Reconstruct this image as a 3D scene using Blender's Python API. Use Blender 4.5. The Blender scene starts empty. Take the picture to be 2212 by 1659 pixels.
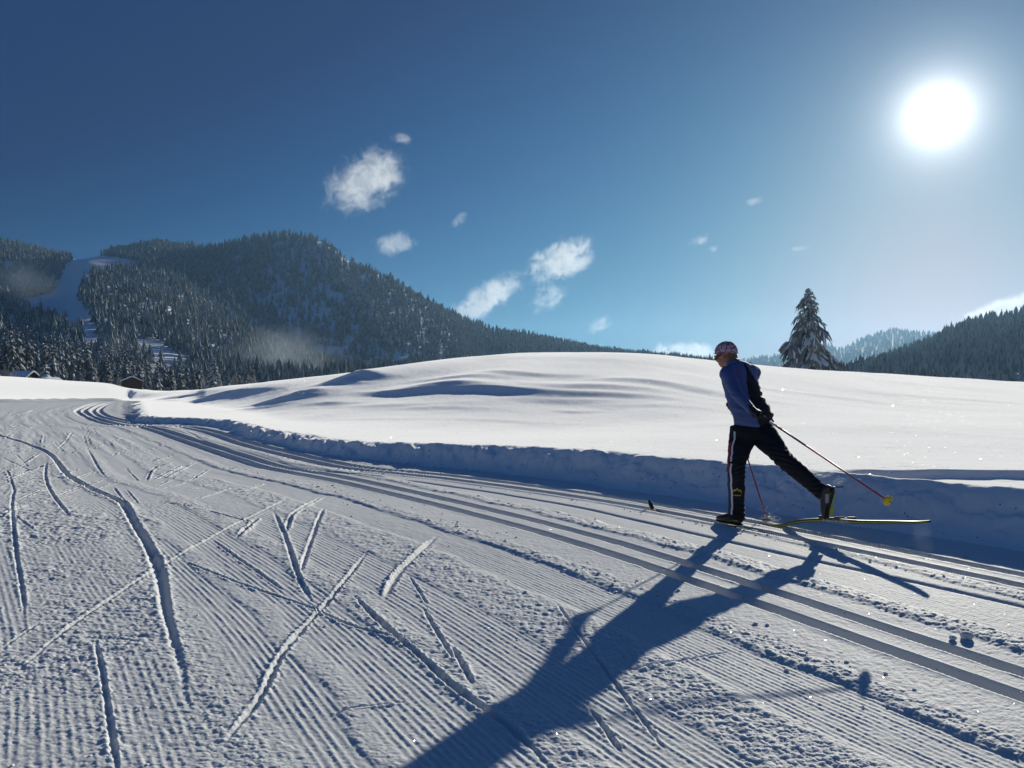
import bpy, bmesh, math, random
import numpy as np
from mathutils import Vector, Matrix, noise as mnoise

random.seed(7)
RNG = np.random.default_rng(11)
C = bpy.context.scene.collection
SC = bpy.context.scene

# ------------------------------------------------------------------ camera, sky, sun, exposure
CAM_H = 1.3
cam_data = bpy.data.cameras.new('camera')
cam_data.lens = 28.125
cam_data.sensor_width = 36.0
cam_data.clip_start = 0.1
cam_data.clip_end = 20000
cam = bpy.data.objects.new('camera', cam_data)
C.objects.link(cam)
cam.location = (0, 0, CAM_H)
cam.rotation_euler = (math.radians(90), 0, 0)
SC.camera = cam

SUN = Vector((0.532, 1.0, 0.337)).normalized()
SUN_EL = math.asin(SUN.z)
SUN_AZ = math.atan2(SUN.x, SUN.y)

world = bpy.data.worlds.new('World')
SC.world = world
world.use_nodes = True
wt = world.node_tree
wt.nodes.clear()
wout = wt.nodes.new('ShaderNodeOutputWorld')
wbg = wt.nodes.new('ShaderNodeBackground')
sky = wt.nodes.new('ShaderNodeTexSky')
sky.sky_type = 'NISHITA'
sky.sun_disc = False
sky.sun_elevation = SUN_EL
sky.sun_rotation = SUN_AZ
sky.altitude = 1100
sky.air_density = 1.0
sky.dust_density = 0.35
sky.ozone_density = 1.6
SKY_STRENGTH = 0.06
# deepen the sky a little (dry winter mountain air), then add the bright aureole of the sun
hsv = wt.nodes.new('ShaderNodeHueSaturation')
hsv.inputs['Saturation'].default_value = 1.0
hsv.inputs['Value'].default_value = 1.0
gam = wt.nodes.new('ShaderNodeGamma')
gam.inputs['Gamma'].default_value = 2.85
# look the sky up a little above the true direction: keeps the clear blue of mountain air down to the horizon
stc = wt.nodes.new('ShaderNodeTexCoord')
sxyz = wt.nodes.new('ShaderNodeSeparateXYZ'); wt.links.new(stc.outputs['Generated'], sxyz.inputs[0])
smr = wt.nodes.new('ShaderNodeMapRange'); smr.inputs['From Min'].default_value = -0.05; smr.inputs['From Max'].default_value = 1.0
smr.inputs['To Min'].default_value = 0.13; smr.inputs['To Max'].default_value = 1.0
wt.links.new(sxyz.outputs['Z'], smr.inputs['Value'])
scmb = wt.nodes.new('ShaderNodeCombineXYZ')
wt.links.new(sxyz.outputs['X'], scmb.inputs['X']); wt.links.new(sxyz.outputs['Y'], scmb.inputs['Y']); wt.links.new(smr.outputs[0], scmb.inputs['Z'])
snrm = wt.nodes.new('ShaderNodeVectorMath'); snrm.operation = 'NORMALIZE'; wt.links.new(scmb.outputs[0], snrm.inputs[0])
wt.links.new(snrm.outputs[0], sky.inputs['Vector'])
wt.links.new(sky.outputs['Color'], hsv.inputs['Color'])
wt.links.new(hsv.outputs['Color'], gam.inputs['Color'])
tc = wt.nodes.new('ShaderNodeTexCoord')
dot = wt.nodes.new('ShaderNodeVectorMath'); dot.operation = 'DOT_PRODUCT'
dot.inputs[1].default_value = SUN
wt.links.new(tc.outputs['Generated'], dot.inputs[0])
ac = wt.nodes.new('ShaderNodeMath'); ac.operation = 'ARCCOSINE'
wt.links.new(dot.outputs['Value'], ac.inputs[0])
def wmath(op, a, b=None):
    n = wt.nodes.new('ShaderNodeMath'); n.operation = op
    for i, v in enumerate((a, b)):
        if v is None: continue
        if isinstance(v, (int, float)): n.inputs[i].default_value = v
        else: wt.links.new(v, n.inputs[i])
    return n.outputs[0]
def glow(sig, amp, pw):
    r = wmath('DIVIDE', ac.outputs[0], math.radians(sig))
    return wmath('MULTIPLY', wmath('EXPONENT', wmath('MULTIPLY', wmath('POWER', r, pw), -1.0)), amp)
g = wmath('ADD', wmath('ADD', glow(0.9, 60.0, 1.0), glow(2.3, 8.5, 1.0)), glow(9.0, 1.7, 1.0))
gcol = wt.nodes.new('ShaderNodeVectorMath'); gcol.operation = 'SCALE'
gcol.inputs[0].default_value = (1.0, 0.97, 0.93)
wt.links.new(g, gcol.inputs['Scale'])
addc = wt.nodes.new('ShaderNodeVectorMath'); addc.operation = 'ADD'
tint = wt.nodes.new('ShaderNodeVectorMath'); tint.operation = 'MULTIPLY'
tint.inputs[1].default_value = (0.037, 0.0595, 0.054)
wt.links.new(gam.outputs['Color'], tint.inputs[0])
# clear-sky floor away from the sun, soft shoulder near it
flo = wt.nodes.new('ShaderNodeVectorMath'); flo.operation = 'MAXIMUM'
flo.inputs[1].default_value = (0.17, 0.66, 2.45)
wt.links.new(tint.outputs[0], flo.inputs[0])
den = wt.nodes.new('ShaderNodeVectorMath'); den.operation = 'MULTIPLY_ADD'
den.inputs[1].default_value = (0.053, 0.102, 0.096); den.inputs[2].default_value = (1, 1, 1)
wt.links.new(flo.outputs[0], den.inputs[0])
cmpr = wt.nodes.new('ShaderNodeVectorMath'); cmpr.operation = 'DIVIDE'
wt.links.new(flo.outputs[0], cmpr.inputs[0]); wt.links.new(den.outputs[0], cmpr.inputs[1])
wt.links.new(cmpr.outputs[0], addc.inputs[0])
wt.links.new(gcol.outputs[0], addc.inputs[1])
wt.links.new(addc.outputs[0], wbg.inputs['Color'])
wbg.inputs['Strength'].default_value = SKY_STRENGTH
wt.links.new(wbg.outputs[0], wout.inputs['Surface'])

sun_l = bpy.data.lights.new('sun', 'SUN')
sun_l.energy = 5.0
sun_l.angle = math.radians(0.53)
sun_l.color = (1.0, 0.95, 0.82)
sun = bpy.data.objects.new('sun', sun_l)
C.objects.link(sun)
sun.location = (20, 40, 30)
sun.rotation_euler = SUN.to_track_quat('Z', 'Y').to_euler()

SC.view_settings.view_transform = 'Standard'
SC.view_settings.look = 'None'
SC.view_settings.exposure = 0.12
SC.view_settings.gamma = 1.0
SC.view_settings.use_curve_mapping = False
SC.render.engine = 'CYCLES'
SC.cycles.use_denoising = True
SC.cycles.denoiser = 'OPENIMAGEDENOISE'
SC.cycles.max_bounces = 6
SC.cycles.diffuse_bounces = 3
SC.cycles.transparent_max_bounces = 16
SC.cycles.volume_bounces = 3
SC.cycles.volume_max_steps = 128

# ------------------------------------------------------------------ helpers
def tag(o, label=None, cat=None, group=None, kind=None):
    if label: o['label'] = label
    if cat: o['category'] = cat
    if group: o['group'] = group
    if kind: o['kind'] = kind
    return o

def empty(name, loc=(0, 0, 0), rz=0.0):
    o = bpy.data.objects.new(name, None)
    o.empty_display_size = 0.2
    o.location = loc; o.rotation_euler = (0, 0, rz)
    C.objects.link(o)
    return o

def link(name, me, parent=None, mats=()):
    o = bpy.data.objects.new(name, me)
    for m in mats: me.materials.append(m)
    C.objects.link(o)
    if parent is not None: o.parent = parent
    return o

def mesh_np(name, V, F, mats=None, midx=None, smooth=True):
    """V (n,3), F (m,k) numpy arrays with constant k"""
    me = bpy.data.meshes.new(name)
    V = np.ascontiguousarray(V, dtype=np.float32); F = np.ascontiguousarray(F, dtype=np.int32)
    m, k = F.shape
    me.vertices.add(len(V)); me.vertices.foreach_set('co', V.ravel())
    me.loops.add(m * k); me.loops.foreach_set('vertex_index', F.ravel())
    me.polygons.add(m)
    me.polygons.foreach_set('loop_start', np.arange(0, m * k, k, dtype=np.int32))
    me.polygons.foreach_set('loop_total', np.full(m, k, dtype=np.int32))
    if midx is not None: me.polygons.foreach_set('material_index', np.ascontiguousarray(midx, dtype=np.int32))
    me.polygons.foreach_set('use_smooth', np.full(m, bool(smooth)))
    me.update(calc_edges=True)
    me.validate()
    return me

def px(x, y, d):
    """world point at depth d seen at photo coordinate x, y (2212 px wide reading)"""
    return Vector(((x - 1106) / 1728 * d, d, CAM_H - (y - 830) / 1728 * d))

def gp(x, y):
    d = 1728 * CAM_H / (y - 830)
    if d < 7.3: d = 1728 * (CAM_H + .04 * 7.3) / (y - 830 + 1728 * .04)     # the trail falls gently towards the camera
    return ((x - 1106) / 1728 * d, d)

def hash2(ix, iy, seed):
    h = (ix.astype(np.int64) * 374761393 + iy.astype(np.int64) * 668265263 + seed * 1274126177) & 0xFFFFFFFF
    h = ((h ^ (h >> 13)) * 1274126177) & 0xFFFFFFFF
    h = (h ^ (h >> 16)) & 0xFFFFFFFF
    h = (h * 2246822519) & 0xFFFFFFFF
    h = h ^ (h >> 15)
    return (h & 0xFFFFFF).astype(np.float64) / float(0xFFFFFF)

def vnoise(x, y, seed=0):
    ix = np.floor(x); iy = np.floor(y)
    fx = x - ix; fy = y - iy
    fx = fx * fx * fx * (fx * (fx * 6 - 15) + 10); fy = fy * fy * fy * (fy * (fy * 6 - 15) + 10)
    a = hash2(ix, iy, seed); b = hash2(ix + 1, iy, seed)
    c = hash2(ix, iy + 1, seed); d = hash2(ix + 1, iy + 1, seed)
    return (a + (b - a) * fx) * (1 - fy) + (c + (d - c) * fx) * fy - 0.5

def fbm(x, y, seed=0, octv=3, gain=0.5):
    r = 0; amp = 1.0; tot = 0
    for k in range(octv):
        r = r + amp * vnoise(x * 2 ** k + 17.3 * k, y * 2 ** k - 9.1 * k, seed + k)
        tot += amp; amp *= gain
    return r / tot * 2

def lumps(x, y, seed=0, keep=0.7):
    """rounded clods: 0..1, one per jittered cell"""
    ix = np.floor(x); iy = np.floor(y)
    best = np.zeros_like(x)
    for dx in (-1, 0, 1):
        for dy in (-1, 0, 1):
            cx = ix + dx; cy = iy + dy
            jx = cx + 0.15 + 0.7 * hash2(cx, cy, seed)
            jy = cy + 0.15 + 0.7 * hash2(cx, cy, seed + 5)
            rr = hash2(cx, cy, seed + 9)
            rad = 0.28 + 0.5 * hash2(cx, cy, seed + 3)
            d2 = ((x - jx) ** 2 + (y - jy) ** 2) / rad ** 2
            b = np.sqrt(np.maximum(0, 1 - d2)) * rad * 1.4 * (rr < keep)
            best = np.maximum(best, b)
    return best

def sstep(a, b, x):
    t = np.clip((x - a) / (b - a), 0, 1)
    return t * t * (3 - 2 * t)

def smooth_interp(x, xs, ys):
    """monotone cubic (pchip) interpolation"""
    xs = np.asarray(xs, float); ys = np.asarray(ys, float)
    h = np.diff(xs); dl = np.diff(ys) / h
    m = np.zeros(len(xs)); m[0] = dl[0]; m[-1] = dl[-1]
    for i in range(1, len(xs) - 1):
        if dl[i - 1] * dl[i] > 0:
            w1 = 2 * h[i] + h[i - 1]; w2 = h[i] + 2 * h[i - 1]
            m[i] = (w1 + w2) / (w1 / dl[i - 1] + w2 / dl[i])
    xc = np.clip(x, xs[0], xs[-1])
    i = np.clip(np.searchsorted(xs, xc) - 1, 0, len(xs) - 2)
    t = (xc - xs[i]) / h[i]
    return ((2 * t**3 - 3 * t**2 + 1) * ys[i] + (t**3 - 2 * t**2 + t) * h[i] * m[i]
            + (-2 * t**3 + 3 * t**2) * ys[i + 1] + (t**3 - t**2) * h[i] * m[i + 1])

# ------------------------------------------------------------------ materials
def new_mat(name):
    m = bpy.data.materials.new(name); m.use_nodes = True
    nt = m.node_tree
    return m, nt, nt.nodes['Principled BSDF']

def N(nt, kind, **kw):
    n = nt.nodes.new(kind)
    for k, v in kw.items(): setattr(n, k, v)
    return n

def simple_mat(name, col, rough=0.6, var=0.12, scale=30.0, spec=0.4, metallic=0.0, bump=0.0):
    m, nt, b = new_mat(name)
    tcn = N(nt, 'ShaderNodeTexCoord')
    no = N(nt, 'ShaderNodeTexNoise'); no.inputs['Scale'].default_value = scale; no.inputs['Detail'].default_value = 4
    nt.links.new(tcn.outputs['Object'], no.inputs['Vector'])
    mp = N(nt, 'ShaderNodeMapRange')
    mp.inputs['To Min'].default_value = 1 - var; mp.inputs['To Max'].default_value = 1 + var
    nt.links.new(no.outputs['Fac'], mp.inputs['Value'])
    sc = N(nt, 'ShaderNodeVectorMath', operation='SCALE'); sc.inputs[0].default_value = col
    nt.links.new(mp.outputs[0], sc.inputs['Scale'])
    nt.links.new(sc.outputs[0], b.inputs['Base Color'])
    b.inputs['Roughness'].default_value = rough
    b.inputs['Specular IOR Level'].default_value = spec
    b.inputs['Metallic'].default_value = metallic
    if bump:
        bp = N(nt, 'ShaderNodeBump'); bp.inputs['Strength'].default_value = bump; bp.inputs['Distance'].default_value = 0.01
        nt.links.new(no.outputs['Fac'], bp.inputs['Height']); nt.links.new(bp.outputs[0], b.inputs['Normal'])
    return m

def snow_mat(name, col=(0.80, 0.82, 0.85), rough=0.55, spec=0.5, grain=(160.0, 0.25, 0.004), glint=(60.0, 0.02, 0.5), ior=1.31, fwd=0.0, fwd_rough=0.5, sss=None, sheen=0.0):
    m, nt, b = new_mat(name)
    out = nt.nodes['Material Output']
    geo = N(nt, 'ShaderNodeNewGeometry')
    no = N(nt, 'ShaderNodeTexNoise'); no.inputs['Scale'].default_value = grain[0]; no.inputs['Detail'].default_value = 5; no.inputs['Roughness'].default_value = 0.65
    nt.links.new(geo.outputs['Position'], no.inputs['Vector'])
    n2 = N(nt, 'ShaderNodeTexNoise'); n2.inputs['Scale'].default_value = 1.3; n2.inputs['Detail'].default_value = 4
    nt.links.new(geo.outputs['Position'], n2.inputs['Vector'])
    mp = N(nt, 'ShaderNodeMapRange'); mp.inputs['To Min'].default_value = 0.94; mp.inputs['To Max'].default_value = 1.05
    nt.links.new(n2.outputs['Fac'], mp.inputs['Value'])
    sc = N(nt, 'ShaderNodeVectorMath', operation='SCALE'); sc.inputs[0].default_value = col
    nt.links.new(mp.outputs[0], sc.inputs['Scale']); nt.links.new(sc.outputs[0], b.inputs['Base Color'])
    b.inputs['Roughness'].default_value = rough
    b.inputs['Specular IOR Level'].default_value = spec
    b.inputs['IOR'].default_value = ior
    b.inputs['Sheen Weight'].default_value = sheen; b.inputs['Sheen Roughness'].default_value = .6
    if sss:
        b.inputs['Subsurface Weight'].default_value = sss[0]; b.inputs['Subsurface Radius'].default_value = (.9, 1.0, 1.15); b.inputs['Subsurface Scale'].default_value = sss[1]
    bp = N(nt, 'ShaderNodeBump'); bp.inputs['Strength'].default_value = grain[1]; bp.inputs['Distance'].default_value = grain[2]
    nt.links.new(no.outputs['Fac'], bp.inputs['Height']); nt.links.new(bp.outputs[0], b.inputs['Normal'])
    last = b.outputs[0]
    if fwd > 0:
        gf = N(nt, 'ShaderNodeBsdfAnisotropic') if False else N(nt, 'ShaderNodeBsdfGlossy')
        gf.inputs['Roughness'].default_value = fwd_rough
        gf.inputs['Color'].default_value = (1.0, 0.97, 0.92, 1)
        nt.links.new(bp.outputs[0], gf.inputs['Normal'])
        fr = N(nt, 'ShaderNodeLayerWeight'); fr.inputs['Blend'].default_value = 0.35
        fm = N(nt, 'ShaderNodeMath', operation='MULTIPLY'); fm.inputs[1].default_value = fwd
        nt.links.new(fr.outputs['Facing'], fm.inputs[0])
        mx0 = N(nt, 'ShaderNodeMixShader')
        nt.links.new(fm.outputs[0], mx0.inputs[0]); nt.links.new(last, mx0.inputs[1]); nt.links.new(gf.outputs[0], mx0.inputs[2])
        last = mx0.outputs[0]
    if glint:
        vo = N(nt, 'ShaderNodeTexVoronoi'); vo.inputs['Scale'].default_value = glint[0]
        nt.links.new(geo.outputs['Position'], vo.inputs['Vector'])
        sub = N(nt, 'ShaderNodeVectorMath', operation='SUBTRACT'); sub.inputs[1].default_value = (0.5, 0.5, 0.5)
        nt.links.new(vo.outputs['Color'], sub.inputs[0])
        scl = N(nt, 'ShaderNodeVectorMath', operation='SCALE'); scl.inputs['Scale'].default_value = glint[2]
        nt.links.new(sub.outputs[0], scl.inputs[0])
        ad = N(nt, 'ShaderNodeVectorMath', operation='ADD')
        nt.links.new(geo.outputs['Normal'], ad.inputs[0]); nt.links.new(scl.outputs[0], ad.inputs[1])
        nr = N(nt, 'ShaderNodeVectorMath', operation='NORMALIZE'); nt.links.new(ad.outputs[0], nr.inputs[0])
        gl = N(nt, 'ShaderNodeBsdfGlossy'); gl.inputs['Roughness'].default_value = 0.12
        nt.links.new(nr.outputs[0], gl.inputs['Normal'])
        wn = N(nt, 'ShaderNodeTexWhiteNoise', noise_dimensions='3D')
        nt.links.new(vo.outputs['Position'], wn.inputs['Vector'])
        lt = N(nt, 'ShaderNodeMath', operation='LESS_THAN'); lt.inputs[1].default_value = glint[1]
        nt.links.new(wn.outputs['Value'], lt.inputs[0])
        ds = N(nt, 'ShaderNodeMath', operation='LESS_THAN'); ds.inputs[1].default_value = 0.32
        nt.links.new(vo.outputs['Distance'], ds.inputs[0])
        mu = N(nt, 'ShaderNodeMath', operation='MULTIPLY')
        nt.links.new(lt.outputs[0], mu.inputs[0]); nt.links.new(ds.outputs[0], mu.inputs[1])
        mu2 = N(nt, 'ShaderNodeMath', operation='MULTIPLY'); mu2.inputs[1].default_value = 0.9
        nt.links.new(mu.outputs[0], mu2.inputs[0])
        mx = N(nt, 'ShaderNodeMixShader')
        nt.links.new(mu2.outputs[0], mx.inputs[0]); nt.links.new(last, mx.inputs[1]); nt.links.new(gl.outputs[0], mx.inputs[2])
        last = mx.outputs[0]
    nt.links.new(last, out.inputs['Surface'])
    return m

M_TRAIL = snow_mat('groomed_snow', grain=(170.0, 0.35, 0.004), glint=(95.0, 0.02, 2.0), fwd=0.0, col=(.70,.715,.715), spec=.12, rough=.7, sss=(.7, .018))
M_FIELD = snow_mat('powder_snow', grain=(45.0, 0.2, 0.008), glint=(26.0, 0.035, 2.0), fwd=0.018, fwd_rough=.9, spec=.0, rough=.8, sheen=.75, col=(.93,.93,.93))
M_FAR = snow_mat('distant_snow', grain=(0.4, 0.3, 0.3), glint=None)
# ------------------------------------------------------------------ the near ground: trail, bank, snowfield, meadow
AX = np.array([-.53, .85]); AX = AX / np.linalg.norm(AX)
NX = np.array([AX[1], -AX[0]])
SUNH = np.array([SUN.x, SUN.y]); SUNH = SUNH / np.linalg.norm(SUNH)
PERP = np.array([SUNH[1], -SUNH[0]])

def st(X, Y): return X * AX[0] + Y * AX[1], X * NX[0] + Y * NX[1]

S_NEAR = ([-3, -1, 1.94, 4.45, 7, 10, 13.1, 18.8, 24.1, 26.4, 28.5, 34, 41.8, 51.8, 64.5, 80],
          [3.95, 3.99, 4.07, 4.12, 4.00, 3.80, 3.40, 3.40, 3.43, 3.38, 2.72, 2.53, 2.66, 3.6, 5.45, 8.2])
S_FAR = ([-3, -1, 2.82, 3.4, 4.45, 6.3, 7, 9.5, 12.5, 16.9, 23.1, 25.8, 28.6, 31.9, 35.8, 41.8, 51.8, 64.5, 80],
         [6.35, 6.22, 5.93, 5.88, 5.79, 5.71, 5.65, 5.20, 4.38, 4.28, 4.52, 4.42, 3.45, 3.20, 3.10, 3.3, 4.3, 6.2, 9.0])
S_BASE = ([-6, 0, 3.15, 4.2, 5.3, 6.6, 8.6, 10.3, 12.96, 15.2, 19.3, 24.6, 27, 28.9, 31.9, 36, 39.9, 51, 63, 77.2, 100],
          [7.2, 6.8, 6.47, 6.25, 6.12, 6.08, 5.95, 5.60, 4.95, 4.75, 4.80, 5.17, 4.94, 3.75, 3.45, 3.35, 3.45, 4.85, 6.7, 8.8, 14.0])
def fall(Y):
    v = 7.3 - Y
    return -.04 * np.where(v < -1, 0, np.where(v > 1, v, (v + 1) ** 2 / 4))
S_H = ([-6, 3, 7, 9, 11.8, 14.5, 20, 30, 34, 45, 60, 77, 90], [.40, .40, .38, .376, .315, .24, .22, .20, .25, .25, .2, .12, .02])
# lookup of columns (x of the photo reading): where the field begins, where its skyline is, the skyline height there
COLX = [-700, 0, 152, 229, 270, 281, 286, 305, 358, 423, 447, 544, 633, 749, 1000, 1280, 1500, 1650, 1850, 2000, 2212, 2900]
D_B = [56, 58, 61, 62, 62, 62, 61, 58, 48, 38, 34, 25, 19, 15.5, 13.8, 11.7, 10.2, 9.3, 8.2, 7.8, 7.3, 6.2]
D_C = [118, 110, 100, 95, 90, 86, 84, 80, 72, 64, 60, 53, 49, 47, 46, 46, 47, 50, 54, 57, 60, 70]
SKYX = [-700, 0, 152, 229, 286, 358, 447, 544, 633, 700, 850, 1000, 1150, 1280, 1400, 1500, 1650, 1800, 2000, 2212, 2900]
SKYY = [798, 813, 823, 828, 840, 845, 840, 830, 822, 815, 793, 775, 764, 762, 765, 775, 790, 802, 815, 825, 845]

def hill_params(U):
    x = 1106 + 1728 * U
    db = smooth_interp(x, COLX, D_B); dc = smooth_interp(x, COLX, D_C)
    ys = smooth_interp(x, SKYX, SKYY)
    zc = CAM_H + (830 - ys) / 1728 * dc
    return db, dc, zc

MOUNDS = []   # X, Y, amplitude, half width across the sun, steep face length, tail length

def mounds(X, Y):
    z = np.zeros_like(X)
    for (mx, my, A, L, w0, Lt) in MOUNDS:
        dx = X - mx; dy = Y - my
        w = dx * SUNH[0] + dy * SUNH[1]; v = dx * PERP[0] + dy * PERP[1]
        w = w + 0.10 * v + 0.25 * w0 * np.sin(v / L * 2.1 + mx)
        gprof = sstep(-w0, 0.15 * w0, w) * np.exp(-np.maximum(w, 0) / Lt)
        z += A * np.exp(-(v / L) ** 2) * gprof
    return z

def base_height(X, Y, with_mounds=True):
    """ground without the small relief; returns z, T (distance past the bank's shadow line) and helpers"""
    s, t = st(X, Y)
    U = X / np.maximum(Y, .3)
    tb = smooth_interp(s, *S_BASE); h = smooth_interp(s, *S_H)
    left = sstep(268, 284, 1106 + 1728 * U)        # no bank left of its far end
    h = h * (1 - sstep(56, 68, Y) * (U < -.40))
    T = t - tb
    jag = 0.07 * fbm(s * 1.7, t * .3, 31, 3) + .12 * fbm(s * .35, t * .1, 37, 2)
    Tc = 2.84 * h + jag; Tf = Tc - 0.55 - 0.6 * h
    p = np.clip((T - Tf) / (Tc - Tf), 0, 1)
    prof = p * p * (3 - 2 * p)
    bank = h * prof
    db, dc, zc = hill_params(U)
    r = np.clip((Y - db) / (dc - db), 0, 1)
    S = r * r * (3 - 2 * r)
    S = .35 * S + .65 * sstep(.12, 1.0, r) 
    right = sstep(-.490, -.452, U)
    hb = h * (T > Tf) * right
    z = bank * right + np.where(Y > db, (zc - hb) * S, 0)
    over = np.maximum(0, Y - dc)
    z = z - np.where(over > 0, np.minimum(.0022 * over ** 2, .16 * over), 0)
    # old ski track leaving the trail to the right: a bench a hand lower than the field
    edge = 7.55 + 1.35 * (5.25 - s) + .06 * fbm(s * 3, t * 3, 71, 2)
    bench = sstep(5.4, 5.1, s) * (1 - sstep(edge - .10, edge + .22, t)) * (T > Tc - .02)
    z = z - bench * .085 + fall(Y)
    if with_mounds:
        z = z + mounds(X, Y) + np.where((T > Tc) & (Y > db), 1, 0) * (0.10 * fbm(X * .16, Y * .11, 3, 3) * sstep(0, 6, Y - db))
    return z, T, Tf, Tc, s, t, U, db, dc, bench

def on_field(x, y):
    """first ground point of the snowfield met by the line of sight through photo reading x, y"""
    u = (x - 1106) / 1728
    d = np.linspace(smooth_interp(np.array([x]), COLX, D_B)[0], 90, 1200)
    z = base_height(u * d, d, False)[0]
    yy = 830 + 1728 * (CAM_H - z) / d
    i = int(np.argmax(yy <= y)) if np.any(yy <= y) else int(np.argmin(yy))
    return u * d[i], d[i]

for (x, y, A, L, w0, Lt) in [
        (775, 822, .80, 2.2, 1.7, 4.0), (735, 834, .40, 1.6, 1.1, 3.0), (620, 862, .40, 2.2, 1.2, 2.6), (660, 853, .30, 1.4, 1.0, 2.6),
        (485, 856, .50, 2.4, 1.3, 4.0), (385, 861, .42, 2.4, 1.3, 4.0), (350, 872, .22, 1.8, 1.0, 3.0), (560, 845, .25, 2.0, 1.1, 3.0),
        (905, 845, .48, 2.4, 1.4, 3.0), (975, 838, .36, 1.8, 1.2, 3.0), (1060, 846, .30, 2.0, 1.2, 3.0), (1180, 850, .30, 2.6, 1.6, 3.0),
        (1290, 842, .30, 2.6, 1.7, 3.0), (1400, 834, .26, 2.4, 1.6, 3.0), (1130, 812, .22, 2.6, 1.6, 3.0), (1000, 822, .26, 2.4, 1.6, 3.0),
        (1230, 864, .16, 2.0, 1.4, 2.4), (1330, 858, .16, 1.8, 1.2, 2.4), (960, 880, .10, 2.5, 1.1, 3.0), (1560, 858, .10, 2.6, 1.4, 3.0), (1240, 886, .08, .8, .6, 1.0),
        (1750, 852, .12, 3.5, 2.0, 4.0), (1900, 880, .08, 3.0, 1.6, 3.0), (1420, 880, .10, 2.2, 1.2, 3.0), (2050, 862, .10, 3.5, 2.0, 4.0),
        (560, 880, .10, 2.0, .9, 2.0), (820, 872, .12, 2.4, 1.2, 2.0), (730, 868, .14, 1.8, 1.1, 2.0), (820, 900, .06, 2.0, .8, 2.0), (1100, 905, .05, 2.0, .8, 2.0)]:
    mx, my = on_field(x, y)
    MOUNDS.append((mx, my, A * .37, L * .9, w0 * .6, Lt * .8))

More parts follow.
